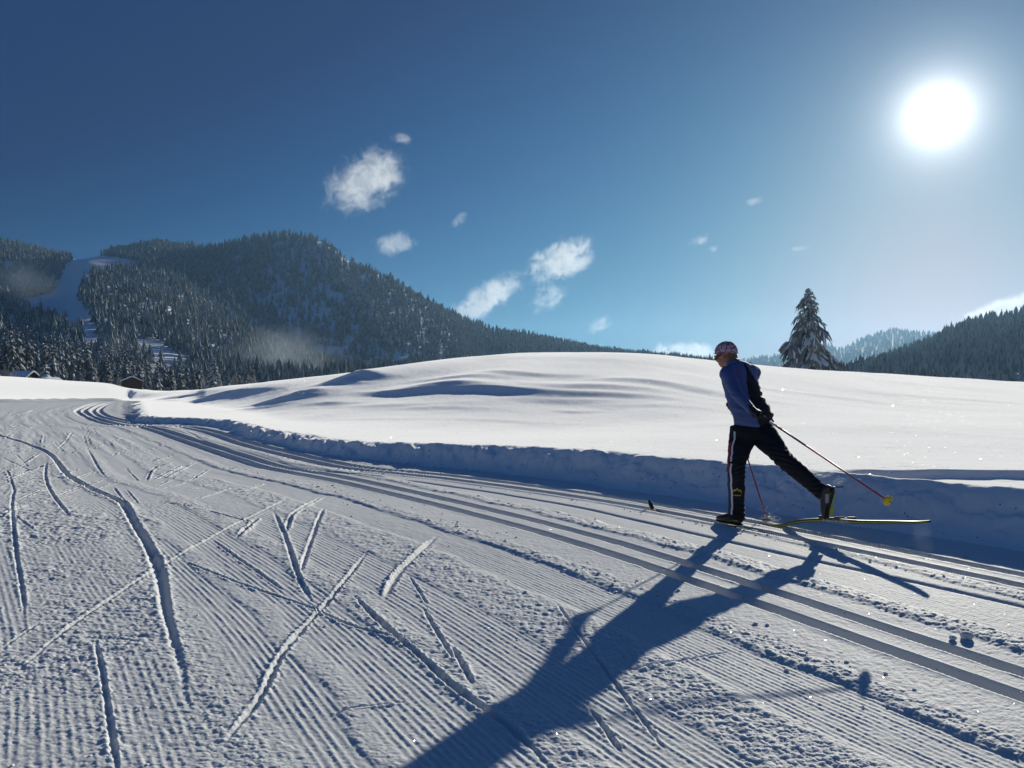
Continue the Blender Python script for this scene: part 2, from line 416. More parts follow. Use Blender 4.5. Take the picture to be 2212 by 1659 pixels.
# strokes left by skis: photo reading points, half width, depth, berm height, berm side
STROKES = [
    ([(0, 1481), (51, 1440), (169, 1342), (339, 1230), (457, 1162), (562, 1108), (640, 1071)], .030, .022, .010, 0),
    ([(800, 1185), (735, 1270), (620, 1400), (560, 1510), (470, 1625)], .034, .030, .014, 0),
    ([(-60, 925), (60, 960), (105, 980), (150, 1030), (200, 1058), (260, 1085), (290, 1130), (320, 1180), (345, 1240), (360, 1330), (390, 1440), (405, 1520), (430, 1600)], .050, .060, .022, 1),
    ([(37, 1047), (27, 1077), (30, 1145), (37, 1210), (50, 1290), (54, 1350)], .028, .026, .012, 1),
    ([(205, 1375), (225, 1480), (240, 1580), (257, 1680)], .026, .030, .010, 1),
    ([(701, 1094), (667, 1182), (648, 1245)], .035, .030, .012, 0),
    ([(589, 1101), (616, 1159), (650, 1260), (680, 1310)], .035, .025, .016, 1),
    ([(379, 1206), (508, 1257), (677, 1315), (749, 1348), (850, 1378), (960, 1410)], .022, .022, .012, 1),
    ([(454, 1164), (528, 1217), (619, 1281)], .022, .025, .012, 1),
    ([(756, 1280), (827, 1352), (908, 1419), (979, 1484), (1081, 1558), (1165, 1633), (1190, 1665)], .036, .040, .014, 1),
    ([(1192, 1294), (1233, 1348), (1317, 1464), (1385, 1552), (1450, 1640)], .020, .022, .008, 1),
    ([(1267, 1521), (1310, 1580), (1345, 1630)], .026, .030, .010, 1),
    ([(949, 1155), (895, 1206), (854, 1250), (828, 1298)], .040, .020, .014, -1),
    ([(972, 1389), (996, 1433), (1023, 1484)], .030, .034, .012, 1),
    ([(911, 1311), (942, 1362), (985, 1433)], .026, .028, .012, 1),
    ([(894, 1511), (830, 1522), (759, 1531), (700, 1560)], .018, .022, .010, 0),
    ([(1600, 1405), (1440, 1437), (1335, 1457)], .018, .016, .008, 0),
    ([(240, 989), (270, 973), (325, 964)], .028, .024, .022, -1), ([(305, 977), (352, 962)], .026, .022, .022, -1),
    ([(320, 999), (381, 981)], .028, .024, .024, -1), ([(315, 1043), (339, 1010), (376, 999)], .026, .022, .020, -1),
    ([(325, 1040), (393, 1006)], .028, .026, .026, -1), ([(349, 1038), (422, 998)], .028, .026, .026, -1),
    ([(415, 1038), (450, 1013)], .026, .024, .022, -1), ([(413, 1082), (450, 1070), (498, 1055)], .028, .026, .026, -1),
    ([(513, 1065), (569, 1045)], .028, .026, .024, -1), ([(511, 1165), (559, 1118)], .035, .024, .020, -1),
    ([(616, 1155), (643, 1104), (698, 1071)], .034, .026, .018, -1),
    ([(179, 932), (190, 969), (220, 1023), (236, 1040)], .030, .026, .016, 1), ([(186, 932), (196, 962)], .030, .026, .016, 1),
    ([(196, 964), (251, 952), (295, 932)], .026, .022, .020, -1), ([(156, 932), (142, 955), (122, 972)], .030, .024, .020, -1),
    ([(96, 939), (93, 959)], .030, .024, .018, -1),
    ([(102, 996), (98, 1030), (112, 1067), (135, 1098), (154, 1121)], .032, .034, .018, 1),
    ([(0, 1043), (68, 1016), (149, 994)], .028, .022, .022, -1), ([(47, 1003), (85, 979)], .032, .026, .024, -1),
    ([(0, 1023), (71, 1003)], .024, .020, .016, -1), ([(0, 969), (51, 961), (125, 952)], .028, .022, .022, -1),
    ([(7, 923), (71, 918)], .03, .024, .02, -1), ([(0, 952), (34, 933), (73, 922)], .03, .024, .022, -1),
    ([(0, 983), (61, 972)], .028, .022, .02, -1), ([(0, 988), (41, 1006), (71, 1020)], .026, .026, .014, 1),
    ([(30, 1113), (74, 1145)], .024, .026, .012, 1), ([(34, 1084), (95, 1059)], .026, .020, .016, -1),
    ([(437, 1103), (555, 1131)], .022, .024, .012, 1), ([(332, 1082), (423, 1098)], .022, .022, .012, 1),
    ([(0, 1120), (30, 1100), (60, 1090)], .026, .022, .016, -1), ([(270, 1010), (300, 1042)], .024, .020, .014, 1),
    ([(0, 1405), (50, 1370), (90, 1345)], .02, .018, .01, 0), ([(880, 1240), (925, 1310)], .018, .016, .01, 1),
    ([(40, 905), (110, 897)], .04, .03, .03, -1), ([(60, 930), (150, 915)], .03, .024, .022, -1), ([(90, 948), (160, 935)], .03, .02, .02, -1),
    ([(10, 905), (80, 884)], .04, .03, .03, -1), ([(110, 905), (160, 880)], .04, .03, .03, -1),
]

_r = random.Random(5)
for _i in range(95):
    _x = _r.uniform(-40, 470); _y = 888 + 190 * _r.random() ** 1.4
    _l = (18 + 46 * (_y - 880) / 200) * _r.uniform(.7, 1.5)
    if _r.random() < .68: _dx, _dy = _l, -_l * _r.uniform(.22, .5)
    else: _dx, _dy = _l * _r.uniform(.25, .7), _l * _r.uniform(.5, .8)
    if _x + _dx > 300 and _y < 960 + .25 * _x: continue
    STROKES.append(([(_x, _y), (_x + _dx * .5, _y + _dy * .5 + _r.uniform(-2, 2)), (_x + _dx, max(_y + _dy, 876))], _r.uniform(.018, .028), .022, .016, -1 if _dy < 0 else 1))

def stroke_field(X, Y, amp):
    """height of all ski strokes and a 0..1 mask of the smooth floor they leave"""
    dz = np.zeros_like(X); mask = np.zeros_like(X)
    rough = fbm(X * 28, Y * 28, 91, 2)
    for pts, w, D, B, side in STROKES:
        k = .92 if w == .050 else .64
        B = B * (1.15 if side < 0 else .6); k = .8 if side < 0 else k
        w = w * .68 * k; D = D * .62 * k
        P = [gp(*p) for p in pts]
        P = np.array(P)
        tt = np.linspace(0, 1, len(P)); T2 = np.linspace(0, 1, max(6, 6 * len(P)))
        P = np.stack([smooth_interp(T2, tt, P[:, 0]), smooth_interp(T2, tt, P[:, 1])], 1)
        m = 6 * w + .1
        sel = (X > P[:, 0].min() - m) & (X < P[:, 0].max() + m) & (Y > P[:, 1].min() - m) & (Y < P[:, 1].max() + m)
        if not sel.any(): continue
        x = X[sel]; y = Y[sel]
        best = np.full(x.shape, 1e9); sgn = np.zeros(x.shape); al = np.zeros(x.shape)
        L = np.concatenate([[0], np.cumsum(np.hypot(*np.diff(P, axis=0).T))])
        for i in range(len(P) - 1):
            ax, ay = P[i]; bx, by = P[i + 1]
            ex, ey = bx - ax, by - ay; l2 = ex * ex + ey * ey + 1e-12
            k = np.clip(((x - ax) * ex + (y - ay) * ey) / l2, 0, 1)
            qx = x - ax - k * ex; qy = y - ay - k * ey
            q = np.hypot(qx, qy)
            up = q < best
            best = np.where(up, q, best)
            sgn = np.where(up, np.sign(ex * qy - ey * qx), sgn)
            al = np.where(up, L[i] + k * (L[i + 1] - L[i]), al)
        r = rough[sel]
        q = best * sgn + .30 * w * r
        Lt = L[-1]
        end = sstep(0, .18 * Lt + .05, al) * sstep(0, .12 * Lt + .03, Lt - al)
        ww = w * (1 + .18 * fbm(al * 5, al * 0 + len(pts), 77, 2)) * (.45 + .55 * end)
        inner = np.exp(-np.abs(q / ww) ** 2.6)
        lft = np.exp(-((q - 1.55 * ww) / (.55 * ww)) ** 2); rgt = np.exp(-((q + 1.55 * ww) / (.55 * ww)) ** 2)
        bl = B * (1.0 if side >= 0 else .35); br = B * (1.0 if side <= 0 else .35)
        lump = np.clip(.8 + .6 * r, 0.1, 1.8)
        dz[sel] += end * (-D * inner + (bl * lft + br * rgt) * lump)
        side_c = np.exp(-((np.abs(q) - 2.2 * ww) / (1.3 * ww)) ** 2)
        dz[sel] += end * side_c * .0075 * lumps(x * 38, y * 38, 95, .55) * (y < 12)
        mask[sel] = np.maximum(mask[sel], inner * end)
    return dz, mask

# bands across the trail (centre-relative coordinate): corduroy amount, crumble amount, smooth height
BT = [-9, -.6, -.2, .1, .25, .55, .72, .80, .98, 1.02, 1.10, 1.16, 1.50, 1.56, 1.70, 1.78, 2.18, 2.24, 2.58, 2.64, 2.70, 3.12, 3.17, 3.30, 3.34, 3.62, 4.10, 4.26, 4.32, 4.50, 4.56, 5.26, 5.30, 5.42, 5.46, 7]
BC = [.30, .55, .7, .45, .7, .35, .3, 1.0, 1.0, .2, .1, 1.0, 1.0, .5, .4, 1.0, 1.0, .25, .15, .1, .9, .9, .2, .0, .0, .0, .0, .0, .0, .0, .55, .55, .1, .0, .0, .0]
BR = [.55, .60, .45, .75, .6, .95, .6, .08, .10, .7, .5, .08, .12, .8, .7, .06, .08, .8, 1.0, .5, .05, .08, .9, .9, .35, .22, .15, .3, 1.0, .8, .08, .08, .7, .6, .15, .1]
BZ = [0, 0, 0, .0, 0, .004, 0, 0, 0, .004, .004, 0, 0, .005, .005, 0, 0, .005, .004, .006, 0, 0, .012, .012, .012, .01, .01, .012, .022, .018, .0, .0, .006, .008, .006, .006]

def relief(X, Y, T, Tf, Tc, s, t, d):
    """small relief of the groomed trail (corduroy, crumble, tracks, strokes)"""
    tn = smooth_interp(s, *S_NEAR); tf = smooth_interp(s, *S_FAR)
    shift = tn - 3.88
    tau = t - shift
    wob = .004 * fbm(s * .5, tau * .4, 5, 2) + .035 * fbm(s * .08, tau * .1, 6, 2)
    tw = tau + wob
    edge = tw + .07 * fbm(s * 1.6, tau * 3, 21, 3)
    cord = np.interp(edge, BT, BC); cr = np.interp(edge, BT, BR); bz = np.interp(edge, BT, BZ)
    # patches where skating has churned the ridges
    churn = fbm(X * .8 + 3, Y * .8, 41, 3)
    leftz = sstep(1.75, .9, tau)
    cr = np.clip(cr + leftz * np.clip(churn * 1.6, -.25, .8) + np.clip(churn - .35, 0, 1) * .8 * (tau < 3), 0, 1.2)
    cord = cord * np.clip(1.15 - 1.1 * np.clip(cr - .25, 0, 1), 0.0, 1)
    ontrail = T < Tf
    lam = np.where(tau < 2.2, .037, np.where(tau < 4.2, .034, .037))
    ph = 2 * np.pi * tw / lam
    wave = .5 + .5 * np.sin(ph + .35 * fbm(s * 4, tau * 30, 51, 2))
    wave = wave ** 1.3
    brk = np.clip(.85 + .9 * fbm(s * 6, tau * 40, 52, 2), .25, 1.25)
    fade = 1 - sstep(7.5, 13.0, d)
    dz = .0036 * cord * wave * brk * fade
    dz += bz
    wx = .35 * fbm(X * 40, Y * 40, 60, 2); wy = .35 * fbm(X * 40 + 9, Y * 40, 62, 2)
    l1 = lumps(X * 30 + wx, Y * 30 + wy, 61, .7); l2 = lumps(X * 60 + 3 + 2 * wx, Y * 60 + 2 * wy, 67, .7); l3 = lumps(X * 13 + 1, Y * 13, 63, .35)
    f1 = 1 - sstep(9, 22, d); f2 = 1 - sstep(5, 10, d)
    dz += cr * (.0062 * l1 * f1 + .0042 * l2 * f2 + .008 * l3 * np.clip(cr - .4, 0, 1) + .004 * fbm(X * 9, Y * 9, 65, 3))
    dz += .006 * fbm(X * 1.2, Y * 1.2, 66, 3) + .0016 * fbm(X * 60, Y * 60, 64, 2) * f2
    # far part of the trail: streaks along the direction of travel
    dz += sstep(9, 16, d) * .011 * fbm(s * .25, tau * 6, 68, 3)
    sdz, smask = stroke_field(X, Y, 1.0)
    dz = dz * (1 - .85 * smask) + sdz
    # classic tracks: two pairs of grooves
    tmask = np.zeros_like(X); tdz = np.zeros_like(X)
    for cen in (tn, tf):
        for off in (-.145, .145):
            q = (t - (cen + off)) / (1 + np.clip((d - 7) / 7, 0, 1.1))
            gr = sstep(.068, .038, np.abs(q))
            tdz -= .055 * gr
            tmask = np.maximum(tmask, sstep(.12, .06, np.abs(q)))
            tdz += .006 * np.exp(-((np.abs(q) - .062) / .012) ** 2) * np.clip(.7 + .8 * fbm(X * 10, Y * 10, 69, 2), 0, 2)
    dz = dz * (1 - .9 * tmask) + tmask * .012 + tdz
    # secondary rut beside the far track
    q = t - (tf - .62 + .05 * np.sin(s * .9)); dz -= .018 * np.exp(-(q / .03) ** 2) * sstep(3, 5, s + 2)
    # bank: chunky face; crest and field: soft
    fz = np.clip((T - Tf) / (Tc - Tf), 0, 1)
    face = np.sin(fz * np.pi)
    bz2 = face * (.05 * lumps(s * 2.2, t * 3.5 + 2, 81, .8) + .03 * lumps(s * 5, t * 7, 82, .6) + .012 * lumps(s * 14, t * 14, 89, .5) + .05 * fbm(s * 1.6, t * 3, 83, 4))
    crest = np.exp(-((T - Tc) / .09) ** 2) * (.010 * fbm(X * 5, Y * 5, 84, 3))
    field = sstep(0, .3, T - Tc) * (.006 * fbm(X * 2.2, Y * 2.2, 85, 3) + .004 * lumps(X * 7, Y * 7, 86, .12) + .012 * fbm(X * .5, Y * .5, 87, 2))
    tw2 = 1 - sstep(Tf - .12, Tf + .08, T)
    return dz * tw2 + bz2 + crest + field

rows = [np.linspace(1.0, 2.97, 14, endpoint=False)]
# even steps of viewing angle: finer close by
rows.append(1273.6 / np.linspace(428, 174.5, 490, endpoint=False))
rows.append(800 * CAM_H / np.linspace(142.5, 88, 170, endpoint=False))
rows.append(np.geomspace(800 * CAM_H / 88, 32, 130, endpoint=False))
rows.append(np.geomspace(32, 112, 100, endpoint=False))
rows.append(np.linspace(112, 175, 10))
GD = np.concatenate(rows)
GU = np.concatenate([np.linspace(-1.5, -.72, 40, endpoint=False), np.linspace(-.72, .72, 980), np.linspace(.72, 1.5, 41)[1:]])
UU, DD = np.meshgrid(GU, GD)
XX = UU * DD; YY = DD
zb, T, Tf, Tc, s_, t_, U_, db_, dc_, bench_ = base_height(XX, YY)
near = DD < 30
zr = np.zeros_like(zb)
k = int(np.sum(GD < 70))
zr[:k] = relief(XX[:k], YY[:k], np.where(U_[:k] < -.477, np.minimum(T[:k], -1), T[:k]), Tf[:k], Tc[:k], s_[:k], t_[:k], DD[:k])
zr *= 1 - sstep(50, 62, DD)
# bright lip where the groomed area ends against the meadow
lip = np.exp(-((YY - db_ + .5) / .7) ** 2) * sstep(-.478, -.50, U_) * .22
ZZ = zb + zr + lip
# normals from the whole grid so that the pieces join without seams
P3 = np.stack([XX, YY, ZZ], -1)
du = np.gradient(P3, axis=1); dv = np.gradient(P3, axis=0)
NN = np.cross(du, dv); NN /= np.linalg.norm(NN, axis=-1, keepdims=True)
R, K = XX.shape
idx = np.arange(R * K).reshape(R, K)
quads = np.stack([idx[:-1, :-1], idx[:-1, 1:], idx[1:, 1:], idx[1:, :-1]], -1).reshape(-1, 4)
leftcol = U_ < -.470 + .010 * fbm(YY * .5, YY * 0, 97, 2)
reg = np.where(leftcol, np.where(YY < db_, 0, 3), np.where(T < Tf, 0, np.where(T < Tc + .03, 1, 2)))
reg = np.where((reg == 0) & (YY > 64), 3, reg)
rq = reg[:-1, :-1].reshape(-1)
Pf = P3.reshape(-1, 3); Nf = NN.reshape(-1, 3)
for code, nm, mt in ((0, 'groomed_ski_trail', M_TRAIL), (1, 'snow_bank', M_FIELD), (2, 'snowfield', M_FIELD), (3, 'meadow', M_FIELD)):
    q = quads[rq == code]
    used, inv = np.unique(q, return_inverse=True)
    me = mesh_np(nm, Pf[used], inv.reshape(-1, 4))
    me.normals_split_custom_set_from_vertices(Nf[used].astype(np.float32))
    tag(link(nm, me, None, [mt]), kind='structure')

def ground_z(x, y):
    X = np.array([float(x)]); Y = np.array([float(y)])
    zb, T, Tf, Tc, s, t, U, db, dc, b = base_height(X, Y)
    return float(zb[0] + (relief(X, Y, T, Tf, Tc, s, t, Y)[0] if y < 60 else 0))
# ------------------------------------------------------------------ valley floor, mountain, hills
def polar_sheet(name, us, ds, zf, mat, kind='structure'):
    U, D = np.meshgrid(us, ds)
    Z = zf(U, D)
    P = np.stack([U * D, D, Z], -1).reshape(-1, 3)
    r, k = U.shape
    ix = np.arange(r * k).reshape(r, k)
    q = np.stack([ix[:-1, :-1], ix[:-1, 1:], ix[1:, 1:], ix[1:, :-1]], -1).reshape(-1, 4)
    o = link(name, mesh_np(name, P, q), None, [mat])
    tag(o, kind=kind)
    return o

polar_sheet('valley_floor', np.linspace(-2.2, 2.2, 60), np.geomspace(150, 4800, 24), lambda U, D: -2.8 - 0.6 * sstep(150, 190, D) + 0.0 * U, M_FAR)
# the ground round and behind the photographer, a little below the trail
bm = bmesh.new()
vs = [bm.verts.new(v) for v in ((-330, -260, -.85), (330, -260, -.85), (330, 6, -.85), (12, 1.2, -.8), (-12, 1.2, -.8), (-330, 6, -.85))]
bm.faces.new(vs)
me = bpy.data.meshes.new('snow_ground'); bm.to_mesh(me); bm.free()
tag(link('snow_ground', me, None, [M_FAR]), kind='structure')

RX = [-1600, -600, 0, 60, 130, 165, 230, 280, 340, 400, 440, 500, 560, 610, 670, 730, 760, 820, 880, 950, 1000, 1060, 1150, 1230, 1300, 1400, 1480, 1560, 1700]
RY = [470, 500, 530, 540, 555, 562, 550, 540, 530, 535, 540, 527, 513, 508, 515, 545, 570, 595, 630, 668, 694, 718, 732, 748, 762, 772, 778, 790, 840]
SX = [-1600, -300, 0, 110, 150, 180, 250, 340, 450, 560, 700, 850, 1000, 1200, 1500, 1700]
SY = [640, 650, 655, 650, 610, 592, 620, 655, 700, 745, 795, 810, 812, 815, 825, 850]
def mountain_z(U, D):
    x = 1106 + 1728 * U
    yr = smooth_interp(x, RX, RY); ys = smooth_interp(x, SX, SY)
    dr = 1480 + 90 * np.sin(x * .006) - .12 * (x - 600); ds = 840 + 60 * np.sin(x * .011 + 1)
    zr = CAM_H + (830 - yr) / 1728 * dr; zs = CAM_H + (830 - ys) / 1728 * ds
    zs2 = CAM_H + (830 - ys - 9) / 1728 * (ds + 120)
    z0 = -3.0
    a = z0 + (zs - z0) * np.clip((D - 420) / (ds - 420), 0, 1) ** 1.05
    b = zs + (zs2 - zs) * sstep(0, 1, (D - ds) / 120)
    c = zs2 + (zr - zs2) * np.clip((D - ds - 120) / (dr - ds - 120), 0, 1) ** .92
    z = np.where(D < ds, a, np.where(D < ds + 120, b, c))
    z = np.where(D > dr, zr - (D - dr) * .30, z)
    amp = sstep(430, 700, D) * (1 - .75 * np.exp(-((D - dr) / 150) ** 2))
    z += amp * (9 * fbm(U * 9 + D * .0022, D * .0016 + U * 2, 201, 3) + 10 * (0.5 - np.abs(vnoise(U * 16 + D * .003, D * .0006 + 3, 205)) * 2))
    return z
polar_sheet('mountain_slope', np.linspace(-1.5, .34, 230), np.concatenate([np.linspace(415, 1650, 130), np.linspace(1700, 2400, 8)]), mountain_z, M_FAR)

R2X = [1500, 1700, 1790, 1840, 1900, 1950, 2000, 2060, 2110, 2160, 2212, 2400, 3000]
R2Y = [870, 845, 825, 812, 790, 770, 752, 722, 707, 696, 682, 640, 600]
def hill_right_z(U, D):
    x = 1106 + 1728 * U
    yr = smooth_interp(x, R2X, R2Y); dr = 1000 + .25 * (2212 - x)
    zr = CAM_H + (830 - yr) / 1728 * dr
    z = -3.2 + (zr + 3.2) * np.clip((D - 380) / (dr - 380), 0, 1) ** 1.0
    z = np.where(D > dr, zr - (D - dr) * .3, z)
    return z + 4 * fbm(U * 14, D * .004, 211, 3) * sstep(400, 600, D) * (1 - np.exp(-((D - dr) / 80) ** 2))
polar_sheet('forest_hill', np.linspace(.2, 1.2, 110), np.linspace(375, 1700, 70), hill_right_z, M_FAR)

M_WOODED = simple_mat('wooded_ground', (.10, .12, .12), .9, .3, .01, .1)
R3X = [1300, 1500, 1600, 1650, 1700, 1745, 1790, 1805, 1830, 1860, 1900, 1930, 1970, 2010, 2060, 2212, 2600, 3200]
R3Y = [835, 812, 783, 775, 768, 762, 748, 757, 752, 735, 722, 714, 719, 722, 735, 742, 720, 700]
def hill_far_z(U, D):
    x = 1106 + 1728 * U
    yr = smooth_interp(x, R3X, R3Y); dr = 4200 + 0 * x
    zr = CAM_H + (830 - yr) / 1728 * dr
    z = -3.4 + (zr + 3.4) * np.clip((D - 1900) / (dr - 1900), 0, 1) ** 1.2
    return np.where(D > dr, zr - (D - dr) * .3, z)
polar_sheet('far_hill', np.linspace(.1, 1.2, 120), np.linspace(1900, 4700, 40), hill_far_z, M_WOODED)

# ------------------------------------------------------------------ materials of trees and buildings
M_NEEDLE = simple_mat('spruce_needles', (.045, .062, .050), .8, .35, 1.5, .2)
M_LOAD = simple_mat('snow_on_branches', (.74, .76, .79), .7, .08, 3.0, .3)
M_FROST = simple_mat('frosted_needles', (.33, .355, .36), .8, .35, .35, .2)
M_FOREST = simple_mat('forest_needles', (.12, .14, .135), .85, .4, .05, .2)
M_BARK = simple_mat('spruce_bark', (.10, .075, .06), .9, .25, 8, .2, bump=.4)
M_NEEDLE_F = simple_mat('frosted_spruce_needles', (.115, .13, .122), .85, .4, .6, .2)
M_LOAD_F = simple_mat('thin_snow_on_branches', (.50, .52, .54), .8, .15, 1.0, .2)
M_TWIG = simple_mat('frosted_twigs', (.36, .35, .345), .8, .2, 2.0, .2)
M_WOOD = simple_mat('weathered_wood', (.075, .05, .036), .85, .3, 4, .2, bump=.3)
M_ROOFSNOW = simple_mat('roof_snow', (.80, .82, .85), .6, .05, 1.5, .4)

# ------------------------------------------------------------------ far forests: every tree a tiered crown, one object per slope
def tiered_tree(rng, tiers=4, spokes=6):
    V = []; F = []; M = []
    for k in range(tiers):
        f0 = k / tiers
        zb_ = .06 + .80 * f0 + rng.uniform(-.02, .02); zt = min(1.0, zb_ + .42 - .12 * f0)
        if k == tiers - 1: zt = 1.0
        rad = .185 * (1 - f0) ** .85 + .03
        a0 = rng.uniform(0, 6.28)
        base = len(V)
        V.append((rng.uniform(-.01, .01), rng.uniform(-.01, .01), zt))
        n = spokes * 2
        for i in range(n):
            a = a0 + i * 2 * math.pi / n
            rr = rad * (rng.uniform(.85, 1.25) if i % 2 == 0 else rng.uniform(.45, .65))
            V.append((rr * math.cos(a), rr * math.sin(a), zb_ + (0 if i % 2 == 0 else .06) + rng.uniform(-.025, .025)))
        for i in range(n):
            F.append((base, base + 1 + i, base + 1 + (i + 1) % n)); M.append(1 if rng.random() < .55 else 0)
    return np.array(V), np.array(F), np.array(M)

PROTO_FAR = [tiered_tree(RNG, 3 if k % 4 else 4) for k in range(10)]
def inside(poly, x, y):
    r = np.zeros(x.shape, bool); n = len(poly)
    for i in range(n):
        x1, y1 = poly[i]; x2, y2 = poly[(i + 1) % n]
        c = ((y1 > y) != (y2 > y)) & (x < (x2 - x1) * (y - y1) / (y2 - y1 + 1e-9) + x1)
        r ^= c
    return r
CLEARINGS = [[(118, 632), (140, 575), (165, 553), (225, 553), (305, 566), (290, 580), (215, 592), (180, 612), (168, 640), (205, 700), (218, 760), (196, 760), (180, 722), (100, 690), (18, 662), (60, 648)],
             [(292, 735), (330, 738), (380, 765), (420, 792), (412, 812), (360, 798), (300, 775)],
             [(0, 565), (36, 568), (36, 578), (0, 578)], [(196, 755), (222, 752), (224, 785), (200, 790)], [(455, 752), (480, 765), (480, 800), (455, 780)],
             [(1046, 706), (1066, 706), (1064, 716), (1048, 716)]]

def forest(name, label, n, u0, u1, d0, d1, zf, h0, h1, cull=None, mats=None):
    u = RNG.uniform(u0, u1, n * 3); d = np.sqrt(RNG.uniform(d0 ** 2, d1 ** 2, n * 3))
    z = zf(u, d)
    X = 1106 + 1728 * u; Y = 830 - 1728 * (z - CAM_H) / d
    keep = np.ones(len(u), bool)
    for c in CLEARINGS: keep &= ~inside(c, X, Y)
    if cull is not None: keep &= cull(u, d, z)
    i = np.flatnonzero(keep)[:n]
    u, d, z = u[i], d[i], z[i]
    Vs = []; Fs = []; Ms = []; off = 0
    pick = RNG.integers(0, len(PROTO_FAR), len(u))
    hh = RNG.uniform(h0, h1, len(u)) * (1 + .25 * fbm(u * 60, d * .02, 301, 2))
    ww = hh * RNG.uniform(.85, 1.25, len(u)); an = RNG.uniform(0, 6.28, len(u))
    for p in range(len(PROTO_FAR)):
        V0, F0, M0 = PROTO_FAR[p]
        j = np.flatnonzero(pick == p)
        ca = np.cos(an[j])[:, None]; sa = np.sin(an[j])[:, None]
        x = (V0[:, 0] * ca - V0[:, 1] * sa) * ww[j, None] + (u[j] * d[j])[:, None]
        y = (V0[:, 0] * sa + V0[:, 1] * ca) * ww[j, None] + d[j][:, None]
        zz = V0[:, 2] * hh[j, None] + z[j][:, None] - .3
        Vs.append(np.stack([x, y, zz], -1).reshape(-1, 3))
        Fs.append((F0[None] + (np.arange(len(j)) * len(V0))[:, None, None] + off).reshape(-1, 3))
        Ms.append(np.tile(M0, len(j)))
        off += len(j) * len(V0)
    me = mesh_np(name, np.concatenate(Vs), np.concatenate(Fs), midx=np.concatenate(Ms), smooth=False)
    o = link(name, me, None, mats or [M_FOREST, M_FROST])
    tag(o, label, 'forest', kind='stuff')
    return o

def vis_mountain(u, d, z):
    x = 1106 + 1728 * u
    dr = 1480 + 90 * np.sin(x * .006) - .12 * (x - 600)
    return (d < dr + 25)
forest('mountain_forest', 'dense snow-dusted spruce forest covering the mountain slope on the left', 17500, -.86, .30, 425, 1620, mountain_z, 10, 17, vis_mountain)
forest('hill_forest', 'dark conifer forest on the hill at the right edge behind the snowfield', 3000, .33, .80, 390, 1090, hill_right_z, 11, 18,
       lambda u, d, z: d < 1000 + .25 * (2212 - 1106 - 1728 * u) + 12)
forest('far_hill_forest', 'hazy blue conifer forest on the farthest hill behind the lone tree', 3600, .18, .72, 3000, 4225, hill_far_z, 15, 26, mats=[M_FOREST, M_FOREST])
# ------------------------------------------------------------------ spruces with needle sprays and the snow lying on them
def blade(V, F, M, p0, dirh, length, droop, width, rng, snow=.7, lift=.0):
    """one drooping spray: roof-shaped, needles below, a pad of snow on top"""
    side = np.array([-dirh[1], dirh[0], 0])
    seg = 4
    def strip(wk, zoff, mat, t0=0.0, t1=1.0, thick=.0):
        base = len(V)
        for i in range(seg):
            t = t0 + (t1 - t0) * i / (seg - 1)
            c = p0 + np.array([dirh[0], dirh[1], 0]) * length * t * (1 - .12 * t) + np.array([0, 0, -droop * length * t ** 1.5 + lift * length * t])
            w = wk * width * (.35 + 1.0 * math.sin(math.pi * min(1, .12 + t * .80))) * (1.0 if t < .98 else .35)
            j = rng.uniform(.8, 1.2)
            hang = w * .75
            V.append(c - side * w * j + np.array([0, 0, zoff - hang])); V.append(c + np.array([0, 0, zoff + thick])); V.append(c + side * w * j + np.array([0, 0, zoff - hang]))
        for i in range(seg - 1):
            a = base + i * 3
            F.append((a, a + 3, a + 4, a + 1)); F.append((a + 1, a + 4, a + 5, a + 2)); M.extend((mat, mat))
    strip(1.0, 0, 0)
    if snow > 0:
        strip(snow, .035 * length + .02, 1, .1, .97, .03 * length)

def spruce_mesh(name, h, r, whorls, nbr, seed, sub=0, snow=.7, snow_p=.85, gap=.12, power=.9, start=.03, wid=1.0):
    rng = np.random.default_rng(seed)
    V = []; F = []; M = []
    for k in range(whorls):
        f = (k + rng.uniform(-.25, .25)) / whorls; f = min(max(f, 0), .985)
        z = h * (start + (1 - start) * f)
        rad = r * ((1 - f) ** power) * rng.uniform(.82, 1.12) + .025 * h * (1 - f) + .012 * h
        n = max(4, int(round(nbr * (.45 + .55 * (1 - f)))))
        a0 = rng.uniform(0, 6.28)
        for i in range(n):
            if rng.random() < gap: continue
            a = a0 + i * 2 * math.pi / n + rng.uniform(-.25, .25)
            dh = np.array([math.cos(a), math.sin(a)])
            L = rad * rng.uniform(.66, 1.26)
            if rng.random() < .05: L *= 1.25
            droop = rng.uniform(.45, .85) * (1 if f < .8 else .5)
            sw = snow * rng.uniform(.75, 1.15) if rng.random() < snow_p else 0
            p0 = np.array([0, 0, z])
            blade(V, F, M, p0, dh, L, droop, (L * .24 + .012 * h * .4) * wid, rng, sw, lift=.1)
            for q in range(sub):
                t = rng.uniform(.3, .95)
                c = p0 + np.array([dh[0], dh[1], 0]) * L * t * (1 - .12 * t) + np.array([0, 0, -droop * L * t ** 1.5 + .1 * L * t])
                sgn = 1 if q % 2 else -1
                b = a + sgn * rng.uniform(.4, 1.1)
                blade(V, F, M, c, np.array([math.cos(b), math.sin(b)]), L * rng.uniform(.22, .42), rng.uniform(.7, 1.9), L * .07 * (.5 + .5 * wid), rng,
                      snow * rng.uniform(.7, 1.1) if rng.random() < snow_p else 0)
    # leader
    for i in range(5):
        a = i * 1.257
        blade(V, F, M, np.array([0, 0, h * .985]), np.array([math.cos(a), math.sin(a)]), h * .024, .9, h * .006, rng, .8)
    return np.array(V), np.array(F), np.array(M)

